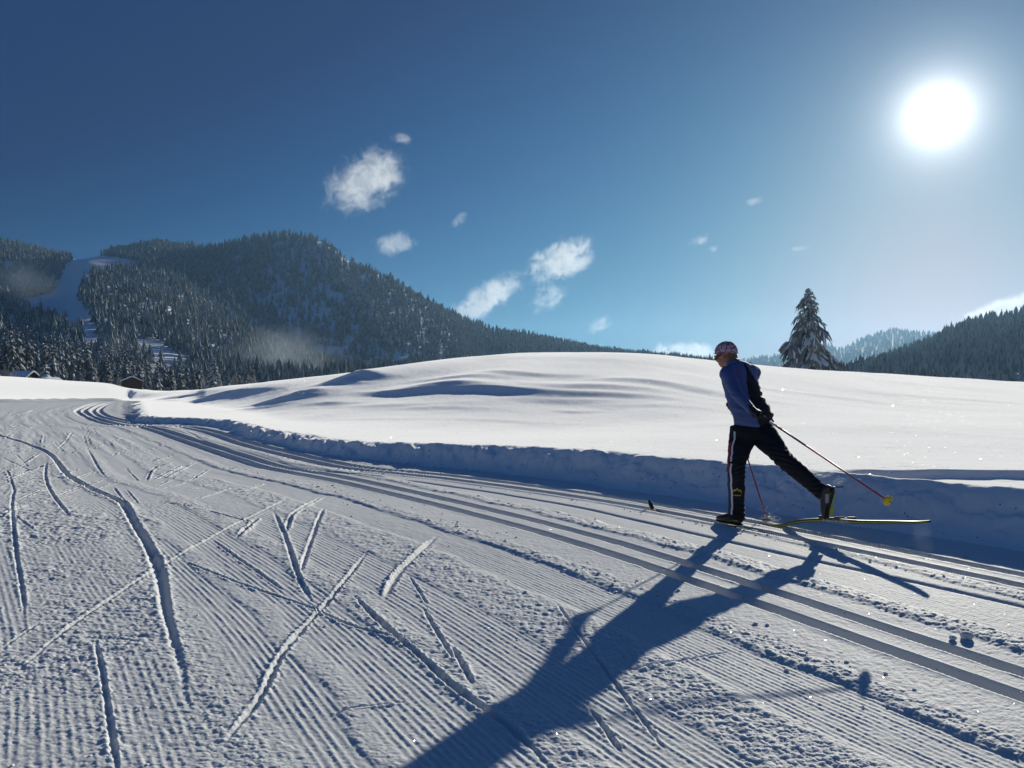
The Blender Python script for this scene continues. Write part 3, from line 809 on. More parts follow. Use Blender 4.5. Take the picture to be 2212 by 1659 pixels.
def trunk_mesh(name, h, r):
    V = []; F = []; n = 8
    for k in range(6):
        z = h * k / 5 * .97 - (.3 if k == 0 else 0); rr = r * (1 - .93 * k / 5) * (1.35 if k == 0 else 1)
        for i in range(n):
            a = i * 2 * math.pi / n
            V.append((rr * math.cos(a) * (1 + .07 * math.sin(3 * a + k)), rr * math.sin(a), z))
    for k in range(5):
        for i in range(n):
            F.append((k * n + i, k * n + (i + 1) % n, (k + 1) * n + (i + 1) % n, (k + 1) * n + i))
    return mesh_np(name, np.array(V), np.array(F))

def split_tree(name, loc, h, r, label, seed, group=None, mats=None, **kw):
    mats = mats or (M_NEEDLE_F, M_LOAD_F)
    root = empty(name, loc)
    tag(root, label, 'tree', group)
    V, F, M = spruce_mesh(name, h, r, seed=seed, **kw)
    for code, nm, mt in ((0, 'crown', mats[0]), (1, 'snow_load', mats[1])):
        f = F[M == code]
        if not len(f): continue
        used, inv = np.unique(f, return_inverse=True)
        link(nm, mesh_np(nm, V[used], inv.reshape(-1, 4), smooth=False), root, [mt])
    link('trunk', trunk_mesh('trunk', h, .018 * h), root, [M_BARK])
    return root

# the lone spruce behind the crest of the snowfield
LD = 150.0
top = px(1740, 619, LD); zb_l = -3.0
split_tree('lone_spruce', (px(1746, 800, LD).x, LD, zb_l), top.z - zb_l, 6.3, 'tall lone spruce laden with snow standing alone behind the snowfield crest right of the skier', 5, mats=(simple_mat('rimed_spruce_needles', (.19, .21, .205), .85, .35, .8, .2), M_LOAD),
           whorls=52, nbr=11, sub=7, snow=.6, snow_p=.55, gap=.12, power=.74, start=.05, wid=.6)

# tree line at the foot of the mountain: shared variants, one object per tree
VAR = []
for i in range(9):
    V, F, M = spruce_mesh('spruce_tree', 10, 1.9 + .25 * (i % 4), 17, 8, 100 + i, 1, .5, .42 + .04 * (i % 5), .10, .85)
    n0 = len(V)      # a stem through the crown
    ring = [(.09 * (1 - .9 * k) * math.cos(a), .09 * (1 - .9 * k) * math.sin(a), 10 * k) for k in (0, 1) for a in (0, 1.57, 3.14, 4.71)]
    V = np.concatenate([V, np.array(ring)]); F = np.concatenate([F, np.array([(n0 + q, n0 + (q + 1) % 4, n0 + 4 + (q + 1) % 4, n0 + 4 + q) for q in range(4)])]); M = np.concatenate([M, [2] * 4])
    me = mesh_np('spruce_tree', V, F, midx=M, smooth=False)
    me.materials.append(M_NEEDLE_F); me.materials.append(M_LOAD_F); me.materials.append(M_BARK)
    VAR.append(me)
LTX = [-330, 0, 60, 100, 150, 200, 240, 262, 300, 330, 370, 420, 470, 510, 560, 640]
LTY = [640, 682, 690, 700, 716, 722, 745, 735, 760, 745, 765, 772, 780, 788, 792, 812]
spots = []
tries = 0
while len(spots) < 215 and tries < 6000:
    tries += 1
    x = random.uniform(-230, 560); d = random.uniform(235, 425)
    if x > 470 and random.random() < .5: continue
    if 210 < x < 224 and d > 300: continue
    if 330 < x < 425 and d > 290 and random.random() < .75: continue
    X = (x - 1106) / 1728 * d
    if any((X - a) ** 2 + (d - b) ** 2 < 9 for a, b, *_ in spots): continue
    yt = float(np.interp(x, LTX, LTY)) + abs(random.gauss(0, 16)) + max(0, (330 - d)) * .14
    zt = CAM_H + (830 - yt) / 1728 * d
    h = zt + 3.2
    if h < 6: continue
    h = min(h, 25)
    if d < 280 and h > 13 and x > 200: h = random.uniform(9, 13)
    spots.append((X, d, h))
spots.sort(key=lambda q: q[1])
for i, (X, d, h) in enumerate(spots):
    o = bpy.data.objects.new('spruce_tree', VAR[i % len(VAR)])
    C.objects.link(o)
    o.location = (X, d, -3.2 if d < 415 else -3.2)
    w = random.uniform(.75, 1.15) * (.55 + .45 * 10 / h)
    o.scale = (h / 10 * w, h / 10 * w, h / 10)
    o.rotation_euler = (0, 0, random.uniform(0, 6.28))
    tag(o, 'snow-dusted spruce packed among others in the tree line at the foot of the mountain', 'tree', 'spruces in the tree line below the mountain')

split_tree('spruce_tree', (px(463, 838, 185).x, 185, -2.6), px(463, 768, 185).z + 2.6, 2.7, 'broad snow-laden spruce at the right end of the tree line, nearest the snowfield', 21,
           whorls=16, nbr=8, sub=2, snow=.75, snow_p=.85, gap=.06, power=.75)
split_tree('spruce_tree', (px(98, 823, 215).x, 215, -1.5), px(98, 780, 215).z + 1.5, 3.0, 'short round spruce heaped with snow right of the snow-roofed house', 22,
           whorls=10, nbr=8, sub=2, snow=.95, snow_p=1.0, gap=.05, power=.7)
for (x, y, lab) in [(507, 784, 'leftmost of four slim dark spruces right of the broad snow-laden one'), (517, 779, 'second from the left of four slim dark spruces beside the mist'),
                    (533, 787, 'third from the left of four slim dark spruces beside the mist'), (545, 780, 'rightmost of four slim dark spruces standing before the mist')]:
    xx = x
    split_tree('spruce_tree', (px(xx, 830, 240).x, 240, -2.8), px(xx, y, 240).z + 2.8, 1.5, lab, 30 + x, 'four slim spruces before the mist',
               whorls=12, nbr=7, sub=0, snow=.45, snow_p=.35, gap=.05, power=.8)
for (x, yb, yt, d, lab, w) in [(58, 655, 636, 700, 'smaller of two spruces standing in the open ski slope', 3.0), (88, 672, 640, 690, 'larger of two spruces standing in the open ski slope', 4.5)]:
    zb2 = float(mountain_z(np.array([(x - 1106) / 1728]), np.array([float(d)]))[0])
    hh = px(x, yt, d).z - zb2
    split_tree('spruce_tree', (px(x, yb, d).x, d, zb2), max(hh, 9), w, lab, 60 + x, whorls=11, nbr=7, sub=0, snow=.5, snow_p=.4, gap=.05, power=.7)

# ------------------------------------------------------------------ frosted bushes
def bush_mesh(name, w, h, n, seed):
    rng = np.random.default_rng(seed)
    V = []; F = []
    for i in range(n):
        a = rng.uniform(0, 6.28); el = rng.uniform(.15, 1.5)
        L = rng.uniform(.55, 1.0)
        d = np.array([math.cos(a) * math.cos(el) * w, math.sin(a) * math.cos(el) * w, math.sin(el) * h]) * L
        s = np.array([-math.sin(a), math.cos(a), 0]) * .03 * w
        m = d * .55 + np.array([0, 0, .08 * h])
        b = len(V)
        V += [np.zeros(3) - s, np.zeros(3) + s, m + s, m - s, d + s * .4, d - s * .4]
        F += [(b, b + 1, b + 2, b + 3), (b + 3, b + 2, b + 4, b + 5)]
        for q in range(4):
            t = rng.uniform(.35, .95); p = d * t + np.array([0, 0, .05 * h])
            dd = rng.normal(0, 1, 3); dd[2] = abs(dd[2]) * .6; dd = dd / np.linalg.norm(dd) * .28 * w
            s2 = np.array([-dd[1], dd[0], 0]); s2 = s2 / (np.linalg.norm(s2) + 1e-6) * .03 * w
            b = len(V)
            V += [p - s2, p + s2, p + dd + s2 * .5, p + dd - s2 * .5]; F.append((b, b + 1, b + 2, b + 3))
    return mesh_np(name, np.array(V), np.array(F), smooth=False)
for (x, yb, yt, wpx, d, lab) in [(258, 839, 810, 18, 232, 'frosted bare bush against the left side of the dark wooden barn'),
                                 (160, 829, 808, 10, 225, 'left of two rounded snow-covered bushes behind the meadow edge'),
                                 (178, 830, 801, 12, 228, 'right, taller of two rounded snow-covered bushes behind the meadow edge'),
                                 (205, 832, 806, 20, 250, 'wide frosted bush between the rounded bushes and the dark barn'),
                                 (440, 842, 810, 12, 205, 'bare frosted bush at the foot of the broad snow-laden spruce'),
                                 (508, 838, 806, 22, 222, 'wide pale frosted bush below the four slim spruces'),
                                 (548, 832, 806, 22, 230, 'round frosted bush right of the four slim spruces'),
                                 (15, 820, 786, 30, 236, 'large frosted bush behind the left end of the house roof')]:
    z0 = -2.6
    h = px(x, yt, d).z - z0; w = wpx / 1728 * d
    o = link('frosted_bush', bush_mesh('frosted_bush', w, h, 150, x), None, [M_TWIG])
    o.location = (px(x, yb, d).x, d, z0)
    tag(o, lab, 'bush', 'frosted bushes behind the meadow')

# ------------------------------------------------------------------ buildings
def box(bm, c, s, rot=None):
    r = bmesh.ops.create_cube(bm, size=1.0)
    m = Matrix.LocRotScale(Vector(c), rot, Vector(s))
    bmesh.ops.transform(bm, matrix=m, verts=r['verts'])
    return r['verts']
def bm_obj(name, bm, mat, parent=None, bev=0.0, smooth=False):
    if bev: bmesh.ops.bevel(bm, geom=list(bm.edges), offset=bev, segments=2, affect='EDGES')
    me = bpy.data.meshes.new(name); bm.to_mesh(me); bm.free()
    if smooth: me.polygons.foreach_set('use_smooth', [True] * len(me.polygons))
    return link(name, me, parent, [mat] if mat else [])

def gable_house(name, loc, rz, L, W, wall_h, pitch, label, over=.5, snow_t=.45):
    """ridge along local x; long side faces -y"""
    root = empty(name, loc, rz); tag(root, label, name.split('_')[-1])
    rise = W / 2 * math.tan(pitch)
    bm = bmesh.new()
    pr = [(-W / 2, -3), (W / 2, -3), (W / 2, wall_h), (0, wall_h + rise), (-W / 2, wall_h)]
    ends = []
    for x in (-L / 2, L / 2):
        ends.append([bm.verts.new((x, y, z)) for y, z in pr])
    bm.faces.new(ends[0][::-1]); bm.faces.new(ends[1])
    for i in range(5):
        bm.faces.new((ends[0][i], ends[0][(i + 1) % 5], ends[1][(i + 1) % 5], ends[1][i]))
    bm_obj('wall', bm, M_WOOD, root)
    for (nm, mt, t0, t1, ov) in (('roof', M_WOOD, .03, .17, over), ('roof_snow', M_ROOFSNOW, .172, .172 + snow_t, over * .92)):
        bm = bmesh.new()
        y1 = W / 2 + ov; z1 = wall_h - ov * math.tan(pitch); zr = wall_h + rise
        soft = snow_t * .25 if nm == 'roof_snow' else 0
        prof = [(-y1, z1 + t0), (0, zr + t0), (y1, z1 + t0), (y1 - soft, z1 + t1 - soft * .3), (W * .12, zr + t1 - W * .12 * math.tan(pitch) * .8), (0, zr + t1 - .06), (-W * .12, zr + t1 - W * .12 * math.tan(pitch) * .8), (-y1 + soft, z1 + t1 - soft * .3)]
        ends = []
        for x in (-L / 2 - ov, L / 2 + ov):
            ends.append([bm.verts.new((x, y, z)) for y, z in prof])
        nn = len(prof)
        bm.faces.new(ends[0]); bm.faces.new(ends[1][::-1])
        for i in range(nn):
            bm.faces.new((ends[0][i], ends[1][i], ends[1][(i + 1) % nn], ends[0][(i + 1) % nn]))
        bmesh.ops.triangulate(bm, faces=[f for f in bm.faces if len(f.verts) > 4])
        bm_obj(nm, bm, mt, root)
    for x in (-L / 2 - .012, L / 2 + .012):
        bm = bmesh.new()
        box(bm, (x, -W * .18, wall_h * .45), (.06, 1.1, 1.2)); bm_obj('window', bm, M_BARK, root)
    for x in (L / 2 + .02,):
        bm = bmesh.new()
        k = int(W / .5)
        for i in range(k):
            y = -W / 2 + (i + .5) * W / k
            zt = wall_h + rise - abs(y) * math.tan(pitch) - .1
            box(bm, (x, y, (zt - 3) / 2), (.05, W / k * .86, zt + 3))
        o = bm_obj('gable_boards', bm, M_WOOD, root)
    return root

hs = px(52, 822, 245)
gable_house('wooden_house', (hs.x, 245, 1.0), math.radians(-14), 6.6, 5.2, 2.1, math.radians(34), 'low house with a thick rounded snow roof and dark gable left of the short spruce')
hs = px(110, 826, 205)
gable_house('small_hut', (hs.x, 205, -.3), math.radians(70), 3.0, 4.0, 2.0, math.radians(22), 'small hut almost buried, only its low snow roof showing below the short spruce')
hs = px(286, 838, 205)
gable_house('wooden_barn', (hs.x - .2, 205, .55), math.radians(-62), 4.6, 4.6, 1.3, math.radians(25), 'dark wooden barn with a snow-covered sloping roof in front of the tree line', over=.5, snow_t=.3)

bm = bmesh.new()
pv = px(312, 844, 76)
bmesh.ops.create_cone(bm, cap_ends=True, segments=8, radius1=.05, radius2=.04, depth=.75)
o = bm_obj('wooden_post', bm, M_WOOD); o.location = (pv.x, 78, pv.z + .25); o.rotation_euler = (.04, .06, 0)
tag(o, 'short dark wooden post at the meadow edge right of the barn', 'post')
# ------------------------------------------------------------------ clouds, mist, haze
def cloud_mat(name, dens, scale, thr, aniso=.35, col=(1, 1, 1), soft=.25, detail=5):
    m = bpy.data.materials.new(name); m.use_nodes = True
    nt = m.node_tree; nt.nodes.clear()
    out = N(nt, 'ShaderNodeOutputMaterial')
    pv = N(nt, 'ShaderNodeVolumePrincipled')
    pv.inputs['Color'].default_value = (*col, 1); pv.inputs['Anisotropy'].default_value = aniso
    geo = N(nt, 'ShaderNodeNewGeometry'); tcn = N(nt, 'ShaderNodeTexCoord')
    no = N(nt, 'ShaderNodeTexNoise'); no.inputs['Scale'].default_value = scale; no.inputs['Detail'].default_value = detail; no.inputs['Roughness'].default_value = .68
    no.inputs['Distortion'].default_value = .6
    nt.links.new(geo.outputs['Position'], no.inputs['Vector'])
    ln = N(nt, 'ShaderNodeVectorMath', operation='LENGTH'); nt.links.new(tcn.outputs['Object'], ln.inputs[0])
    # soft edge: noise eats into the body more and more towards the rim, and the density also dies away there
    p2 = N(nt, 'ShaderNodeMath', operation='POWER'); p2.inputs[1].default_value = 2.0; nt.links.new(ln.outputs['Value'], p2.inputs[0])
    s = N(nt, 'ShaderNodeMath', operation='MULTIPLY'); s.inputs[1].default_value = .30; nt.links.new(p2.outputs[0], s.inputs[0])
    df = N(nt, 'ShaderNodeMath', operation='SUBTRACT'); nt.links.new(no.outputs['Fac'], df.inputs[0]); nt.links.new(s.outputs[0], df.inputs[1])
    mr = N(nt, 'ShaderNodeMapRange'); mr.interpolation_type = 'SMOOTHSTEP'
    mr.inputs['From Min'].default_value = thr; mr.inputs['From Max'].default_value = thr + soft
    mr.inputs['To Min'].default_value = 0; mr.inputs['To Max'].default_value = dens
    nt.links.new(df.outputs[0], mr.inputs['Value'])
    rim = N(nt, 'ShaderNodeMapRange'); rim.interpolation_type = 'SMOOTHSTEP'
    rim.inputs['From Min'].default_value = 1.0; rim.inputs['From Max'].default_value = .35; rim.inputs['To Min'].default_value = 0; rim.inputs['To Max'].default_value = 1
    nt.links.new(ln.outputs['Value'], rim.inputs['Value'])
    md = N(nt, 'ShaderNodeMath', operation='MULTIPLY'); nt.links.new(mr.outputs[0], md.inputs[0]); nt.links.new(rim.outputs[0], md.inputs[1])
    nt.links.new(md.outputs[0], pv.inputs['Density'])
    nt.links.new(pv.outputs[0], out.inputs['Volume'])
    return m

def ico_mesh(name, sub=3):
    bm = bmesh.new(); bmesh.ops.create_icosphere(bm, subdivisions=sub, radius=1.0)
    me = bpy.data.meshes.new(name); bm.to_mesh(me); bm.free(); return me

CD = 6800.0
M_CLOUD = cloud_mat('cloud_vapour', .0052, .0082, .345, .35, soft=.24, detail=9)
M_CLOUD_THIN = cloud_mat('thin_cloud_vapour', .0036, .0095, .34, .35, soft=.25, detail=7)
M_CLOUD_THICK = cloud_mat('thick_cloud_vapour', .0080, .0085, .335, .35, soft=.22, detail=9)
cm = {}
for (x, y, hw, hh, tilt, mt, lab) in [
        (790, 392, 118, 62, 27, M_CLOUD, 'largest torn white cloud, alone above the mountain peak'),
        (867, 298, 16, 26, 80, M_CLOUD_THIN, 'thin upright wisp just above the largest cloud'),
        (852, 527, 64, 27, 10, M_CLOUD, 'flat wispy cloud just right of the mountain peak'),
        (990, 477, 30, 13, 38, M_CLOUD, 'small slanting cloud alone in the middle of the sky'),
        (1215, 562, 92, 44, 24, M_CLOUD_THICK, 'puffy white cloud in mid sky, upper one of the cluster above the snowfield'),
        (1050, 645, 112, 34, 32, M_CLOUD_THICK, 'long slanting cloud touching the falling mountain ridge'),
        (1182, 645, 56, 30, 35, M_CLOUD, 'ragged small cloud between the puffy cloud and the ridge'),
        (1295, 703, 38, 18, 28, M_CLOUD, 'small cloud low over the middle of the snowfield'),
        (1505, 520, 32, 15, 22, M_CLOUD, 'tiny cloud high above the skier'),
        (1538, 538, 15, 8, 0, M_CLOUD_THIN, 'faint speck of cloud beside the tiny cloud above the skier'),
        (1625, 437, 40, 9, 12, M_CLOUD_THIN, 'very faint long wisp high right of the tiny cloud'),
        (1725, 537, 26, 8, 10, M_CLOUD_THIN, 'very faint wisp above the lone spruce'),
        (1478, 768, 92, 34, 0, M_CLOUD_THICK, 'white cumulus low on the horizon just left of the skier'),
        (2155, 676, 130, 28, 20, M_CLOUD_THICK, 'white cloud bank rising behind the forested hill at the right edge')]:
    if 'cloud' not in cm: cm['cloud'] = ico_mesh('cloud')
    me = cm['cloud'].copy()
    o = link('cloud', me, None, [mt])
    o.location = px(x, y, CD)
    k = CD / 1728
    o.scale = (hw * 1.2 * k, max(hh * 1.3, hw * .5) * k, hh * 1.4 * k)
    o.rotation_euler = (0, -math.radians(tilt), 0)
    tag(o, lab, 'cloud')

M_MIST = cloud_mat('mist_vapour', .0040, .03, .14, .3, (.78, .9, 1.0), soft=.5, detail=5)
for (x, y, d, hw, hh, dep, lab) in [(620, 772, 520, 175, 85, 60, 'pale bank of mist drifting up in front of the forest'),
                                    (62, 612, 640, 85, 60, 40, 'pale plume of drifting snow on the upper ski slope'),
                                    (245, 742, 450, 32, 38, 14, 'small plume of blown snow among the trees')]:
    o = link('mist', ico_mesh('mist'), None, [M_MIST])
    o.location = px(x, y, d); k = d / 1728
    o.scale = (hw * k, dep, hh * k)
    tag(o, lab, 'mist', kind='stuff')

# powder still hanging in the air where the ski has just passed
M_DUST = cloud_mat('powder_air', .22, 7.0, .18, .5, soft=.4, detail=4)
o = link('snow_dust', ico_mesh('snow_dust'), None, [M_DUST])
o.location = px(1992, 1165, 5.9); o.scale = (.10, .10, .17)
tag(o, 'faint puff of powder snow hanging behind the tail of the lifted ski', 'snow dust', kind='stuff')

bm = bmesh.new()
box(bm, (0, 2250, 170), (11000, 4900, 350))
mh = bpy.data.materials.new('haze_air'); mh.use_nodes = True
nt = mh.node_tree; nt.nodes.clear()
ho = N(nt, 'ShaderNodeOutputMaterial'); hv = N(nt, 'ShaderNodeVolumePrincipled')
hv.inputs['Color'].default_value = (.38, .68, 1.0, 1); hv.inputs['Density'].default_value = .00007; hv.inputs['Anisotropy'].default_value = .45
nt.links.new(hv.outputs[0], ho.inputs['Volume'])
tag(bm_obj('haze', bm, mh), 'thin bluish winter haze filling the valley', 'haze', kind='stuff')
# ------------------------------------------------------------------ the skier
A3 = Vector((AX[0], AX[1], 0)); N3 = Vector((NX[0], NX[1], 0)); UP = Vector((0, 0, 1))

def tube(bm, pts, radii, right, caps=True, n=18, power=2.0):
    """closed tube through pts; radii = (side, front) per point; right = sideways axis hint"""
    pts = [Vector(p) for p in pts]; rings = []
    for i, p in enumerate(pts):
        d = (pts[min(i + 1, len(pts) - 1)] - pts[max(i - 1, 0)]).normalized()
        rr = right[i] if isinstance(right, list) else right
        r = (rr - d * rr.dot(d)).normalized(); f = d.cross(r)
        a, b = radii[i] if isinstance(radii[i], (tuple, list)) else (radii[i], radii[i])
        ring = []
        for k in range(n):
            t = 2 * math.pi * k / n; c, s = math.cos(t), math.sin(t)
            e = 2.0 / power
            ring.append(bm.verts.new(p + r * a * math.copysign(abs(c) ** e, c) + f * b * math.copysign(abs(s) ** e, s)))
        rings.append(ring)
    for i in range(len(rings) - 1):
        for k in range(n):
            bm.faces.new((rings[i][k], rings[i][(k + 1) % n], rings[i + 1][(k + 1) % n], rings[i + 1][k]))
    if caps:
        for ring, p, sgn in ((rings[0], pts[0], -1), (rings[-1], pts[-1], 1)):
            d = ((pts[1] - pts[0]) if sgn < 0 else (pts[-1] - pts[-2])).normalized()
            rad = sum(((v.co - p).length for v in ring)) / n
            c = bm.verts.new(p + d * sgn * rad * .35)
            for k in range(n):
                if sgn < 0: bm.faces.new((ring[(k + 1) % n], ring[k], c))
                else: bm.faces.new((ring[k], ring[(k + 1) % n], c))

def ball(bm, c, r, n=16, rot=None):
    res = bmesh.ops.create_uvsphere(bm, u_segments=n, v_segments=n // 2 + 2, radius=1.0)
    rr = r if isinstance(r, (tuple, list)) else (r, r, r)
    bmesh.ops.transform(bm, matrix=Matrix.LocRotScale(Vector(c), rot, Vector(rr)), verts=res['verts'])

def resample(pts, k=5):
    """smooth curve through control points given as (vector, radius pair)"""
    P = np.array([list(p[0]) + list(p[1] if isinstance(p[1], (tuple, list)) else (p[1], p[1])) for p in pts], float)
    t = np.linspace(0, 1, len(P)); T2 = np.linspace(0, 1, (len(P) - 1) * k + 1)
    Q = np.stack([smooth_interp(T2, t, P[:, c]) for c in range(P.shape[1])], 1)
    return [Vector(q[:3]) for q in Q], [(q[3], q[4]) for q in Q]

def fuse(name, bm, voxel, smooth=4, wrinkle=None):
    """one continuous surface from overlapping closed shapes"""
    bmesh.ops.recalc_face_normals(bm, faces=bm.faces)
    me = bpy.data.meshes.new(name); bm.to_mesh(me); bm.free()
    o = bpy.data.objects.new(name, me); C.objects.link(o)
    md = o.modifiers.new('r', 'REMESH'); md.mode = 'VOXEL'; md.voxel_size = voxel
    if smooth:
        sm = o.modifiers.new('s', 'SMOOTH'); sm.factor = .5; sm.iterations = smooth
    dg = bpy.context.evaluated_depsgraph_get()
    m2 = bpy.data.meshes.new_from_object(o.evaluated_get(dg), depsgraph=dg)
    bpy.data.objects.remove(o); bpy.data.meshes.remove(me)
    m2.name = name
    m2.materials.clear()
    if wrinkle:
        nv = len(m2.vertices); co = np.empty(nv * 3, np.float32); no = np.empty(nv * 3, np.float32)
        m2.vertices.foreach_get('co', co); m2.vertices.foreach_get('normal', no)
        co = co.reshape(-1, 3).astype(float); no = no.reshape(-1, 3)
        co += no * wrinkle(co)[:, None]
        m2.vertices.foreach_set('co', co.astype(np.float32).ravel())
    m2.polygons.foreach_set('use_smooth', [True] * len(m2.polygons))
    m2.update()
    return m2

# --- joints
TOE_L = Vector((1.930, 7.500, .025)); HEEL_L = TOE_L - A3 * .285
ANK_L = Vector((2.055, 7.300, .115)); KNEE_L = Vector((2.035, 7.255, .525)); HIP_L = Vector((2.125, 7.385, .865))
TOE_R = Vector((2.727, 6.930, .135)); ANK_R = Vector((2.712, 6.955, .345)); KNEE_R = Vector((2.425, 7.140, .635)); HIP_R = Vector((2.300, 7.430, .87))
HEM = Vector((2.245, 7.430, .925)); MID = Vector((2.190, 7.515, 1.157)); CHEST = Vector((2.166, 7.590, 1.330)); SHO = Vector((2.168, 7.640, 1.425)); NECK = Vector((2.138, 7.690, 1.500))
HEADC = Vector((2.082, 7.780, 1.580))
SHO_L = Vector((2.030, 7.540, 1.395)); ELB_L = Vector((2.055, 7.265, 1.190)); WRI_L = Vector((2.118, 7.060, 1.075)); HAND_L = Vector((2.150, 6.985, 1.040))
SHO_R = Vector((2.310, 7.690, 1.405)); ELB_R = Vector((2.350, 7.960, 1.290)); WRI_R = Vector((2.275, 8.170, 1.115)); HAND_R = Vector((2.258, 8.240, 1.075))
SR = (SHO_R - SHO_L); SR.z = 0; SR.normalize()

def offs(bm_fn): return bm_fn

# --- body: one continuous skinned surface (skin), slimmer than the clothes
bm = bmesh.new()
def limb(bm, ctrl, right, n=16, k=5):
    p, r = resample(ctrl, k); tube(bm, p, r, right, n=n)
limb(bm, [(HEM + UP * -.05, (.15, .105)), (HEM, (.15, .105)), (MID, (.145, .10)), (CHEST, (.155, .10)), (SHO, (.14, .08)), (NECK, (.055, .055)), (HEADC - UP * .07, (.05, .055))], SR)
limb(bm, [(SHO + SR * .06, .06), (SHO_R, .055), (ELB_R, .042), (WRI_R, .028), (HAND_R, .03)], SR)
limb(bm, [(SHO - SR * .06, .06), (SHO_L, .055), (ELB_L, .042), (WRI_L, .028), (HAND_L, .03)], SR)
limb(bm, [(HIP_L + UP * .03, .09), (HIP_L, .085), (KNEE_L, .052), ((KNEE_L + ANK_L) / 2, .048), (ANK_L, .035), (HEEL_L + UP * .05 + A3 * .05, .035)], SR)
limb(bm, [(HIP_R + UP * .03, .09), (HIP_R, .085), (KNEE_R, .052), ((KNEE_R + ANK_R) / 2, .048), (ANK_R, .035), (TOE_R + UP * .05, .035)], SR)
limb(bm, [(HIP_L, .09), ((HIP_L + HIP_R) / 2 + UP * .02, .10), (HIP_R, .09)], UP)
# head: looks down the track, turned a little to the left
HF = Vector((-.72, .69, -.28)).normalized()
HR_ = HF.cross(UP).normalized(); HU = HR_.cross(HF).normalized()
hm = Matrix((HR_, HF, HU)).transposed().to_4x4()
def hpt(x, y, z): return HEADC + HR_ * x + HF * y + HU * z
hq = hm.to_quaternion()
ball(bm, hpt(0, -.005, .025), (.078, .097, .092), 20, hq)
ball(bm, hpt(0, .035, -.045), (.058, .060, .065), 18, hq)      # jaw
ball(bm, hpt(0, .062, -.085), (.028, .028, .024), 12, hq)      # chin
ball(bm, hpt(0, .100, -.022), (.015, .022, .022), 12, hq)      # nose
ball(bm, hpt(0, .092, -.004), (.011, .014, .024), 12, hq)
ball(bm, hpt(0, .090, -.060), (.024, .012, .009), 12, hq)      # mouth
ball(bm, hpt(0, .088, -.070), (.020, .012, .007), 12, hq)
for sx in (-1, 1):
    ball(bm, hpt(sx * .079, -.008, -.018), (.010, .022, .032), 12, hq)   # ears
    ball(bm, hpt(sx * .045, .060, -.030), (.024, .028, .024), 12, hq)    # cheeks
    ball(bm, hpt(sx * .031, .088, .006), (.014, .010, .010), 12, hq)     # eyes
body_me = fuse('person', bm, .0085, 3)
M_SKIN = simple_mat('skin', (.42, .20, .13), .55, .06, 40, .4)
person = link('person', body_me, None, [M_SKIN])
tag(person, 'cross-country skier in blue jacket and black trousers kicking off along the groomed track', 'person')

def tris(o): return o
# --- trousers
bm = bmesh.new()
limb(bm, [(HIP_L + UP * .03 + N3 * .02, (.125, .125)), (HIP_L - UP * .06, (.118, .120)), (HIP_L.lerp(KNEE_L, .55), (.096, .100)), (KNEE_L, (.074, .076)), (KNEE_L.lerp(ANK_L, .35), (.073, .078)), (KNEE_L.lerp(ANK_L, .75), (.066, .070)), (ANK_L + UP * -.045, (.066, .072))], SR, n=20)
limb(bm, [(HIP_R + UP * .03, (.130, .125)), (HIP_R.lerp(KNEE_R, .2), (.125, .122)), (HIP_R.lerp(KNEE_R, .6), (.100, .104)), (KNEE_R, (.080, .082)), (KNEE_R.lerp(ANK_R, .35), (.077, .080)), (KNEE_R.lerp(ANK_R, .8), (.062, .066)), (ANK_R + (ANK_R - KNEE_R).normalized() * .0, (.060, .062))], SR, n=20)
ball(bm, (HIP_L + HIP_R) / 2 + UP * .02, (.17, .125, .13), 18, Matrix.Rotation(math.atan2(SR.y, SR.x), 3, 'Z').to_quaternion())
ball(bm, HIP_R - A3 * .045 + UP * -.03, .115); ball(bm, HIP_L - A3 * .035 + UP * -.02, .105)
limb(bm, [((HIP_L + HIP_R) / 2 + UP * .0, (.165, .125)), (HEM + UP * .01, (.170, .125)), (HEM + UP * .05, (.165, .12))], SR)
def leg_wrinkle(co):
    x, y, z = co.T
    w = .009 * fbm(z * 16 + x * 5, (x * .8 + y * .6) * 7, 401, 3)
    for kn, am in ((KNEE_L, .006), (KNEE_R, .009), (ANK_R, .010), (ANK_L, .009)):
        d = np.sqrt(((co - np.array(kn)) ** 2).sum(1))
        w += am * np.exp(-(d / .13) ** 2) * np.sin(z * 150 + 3 * np.sin(x * 30 + y * 20))
    return w
tr_me = fuse('trousers', bm, .0085, 5, leg_wrinkle)
M_PANT = simple_mat('black_softshell', (.010, .011, .016), .75, .25, 60, .25, bump=.15)
M_PIPE = simple_mat('white_piping', (.70, .68, .70), .6, .05, 20)
M_RED = simple_mat('crimson_panel', (.33, .02, .05), .6, .1, 20)
M_NAVY = simple_mat('navy_panel', (.02, .035, .12), .6, .1, 20)
M_YEL = simple_mat('yellow_print', (.62, .42, .02), .6, .1, 20)
trousers = link('trousers', tr_me, person, [M_PANT])

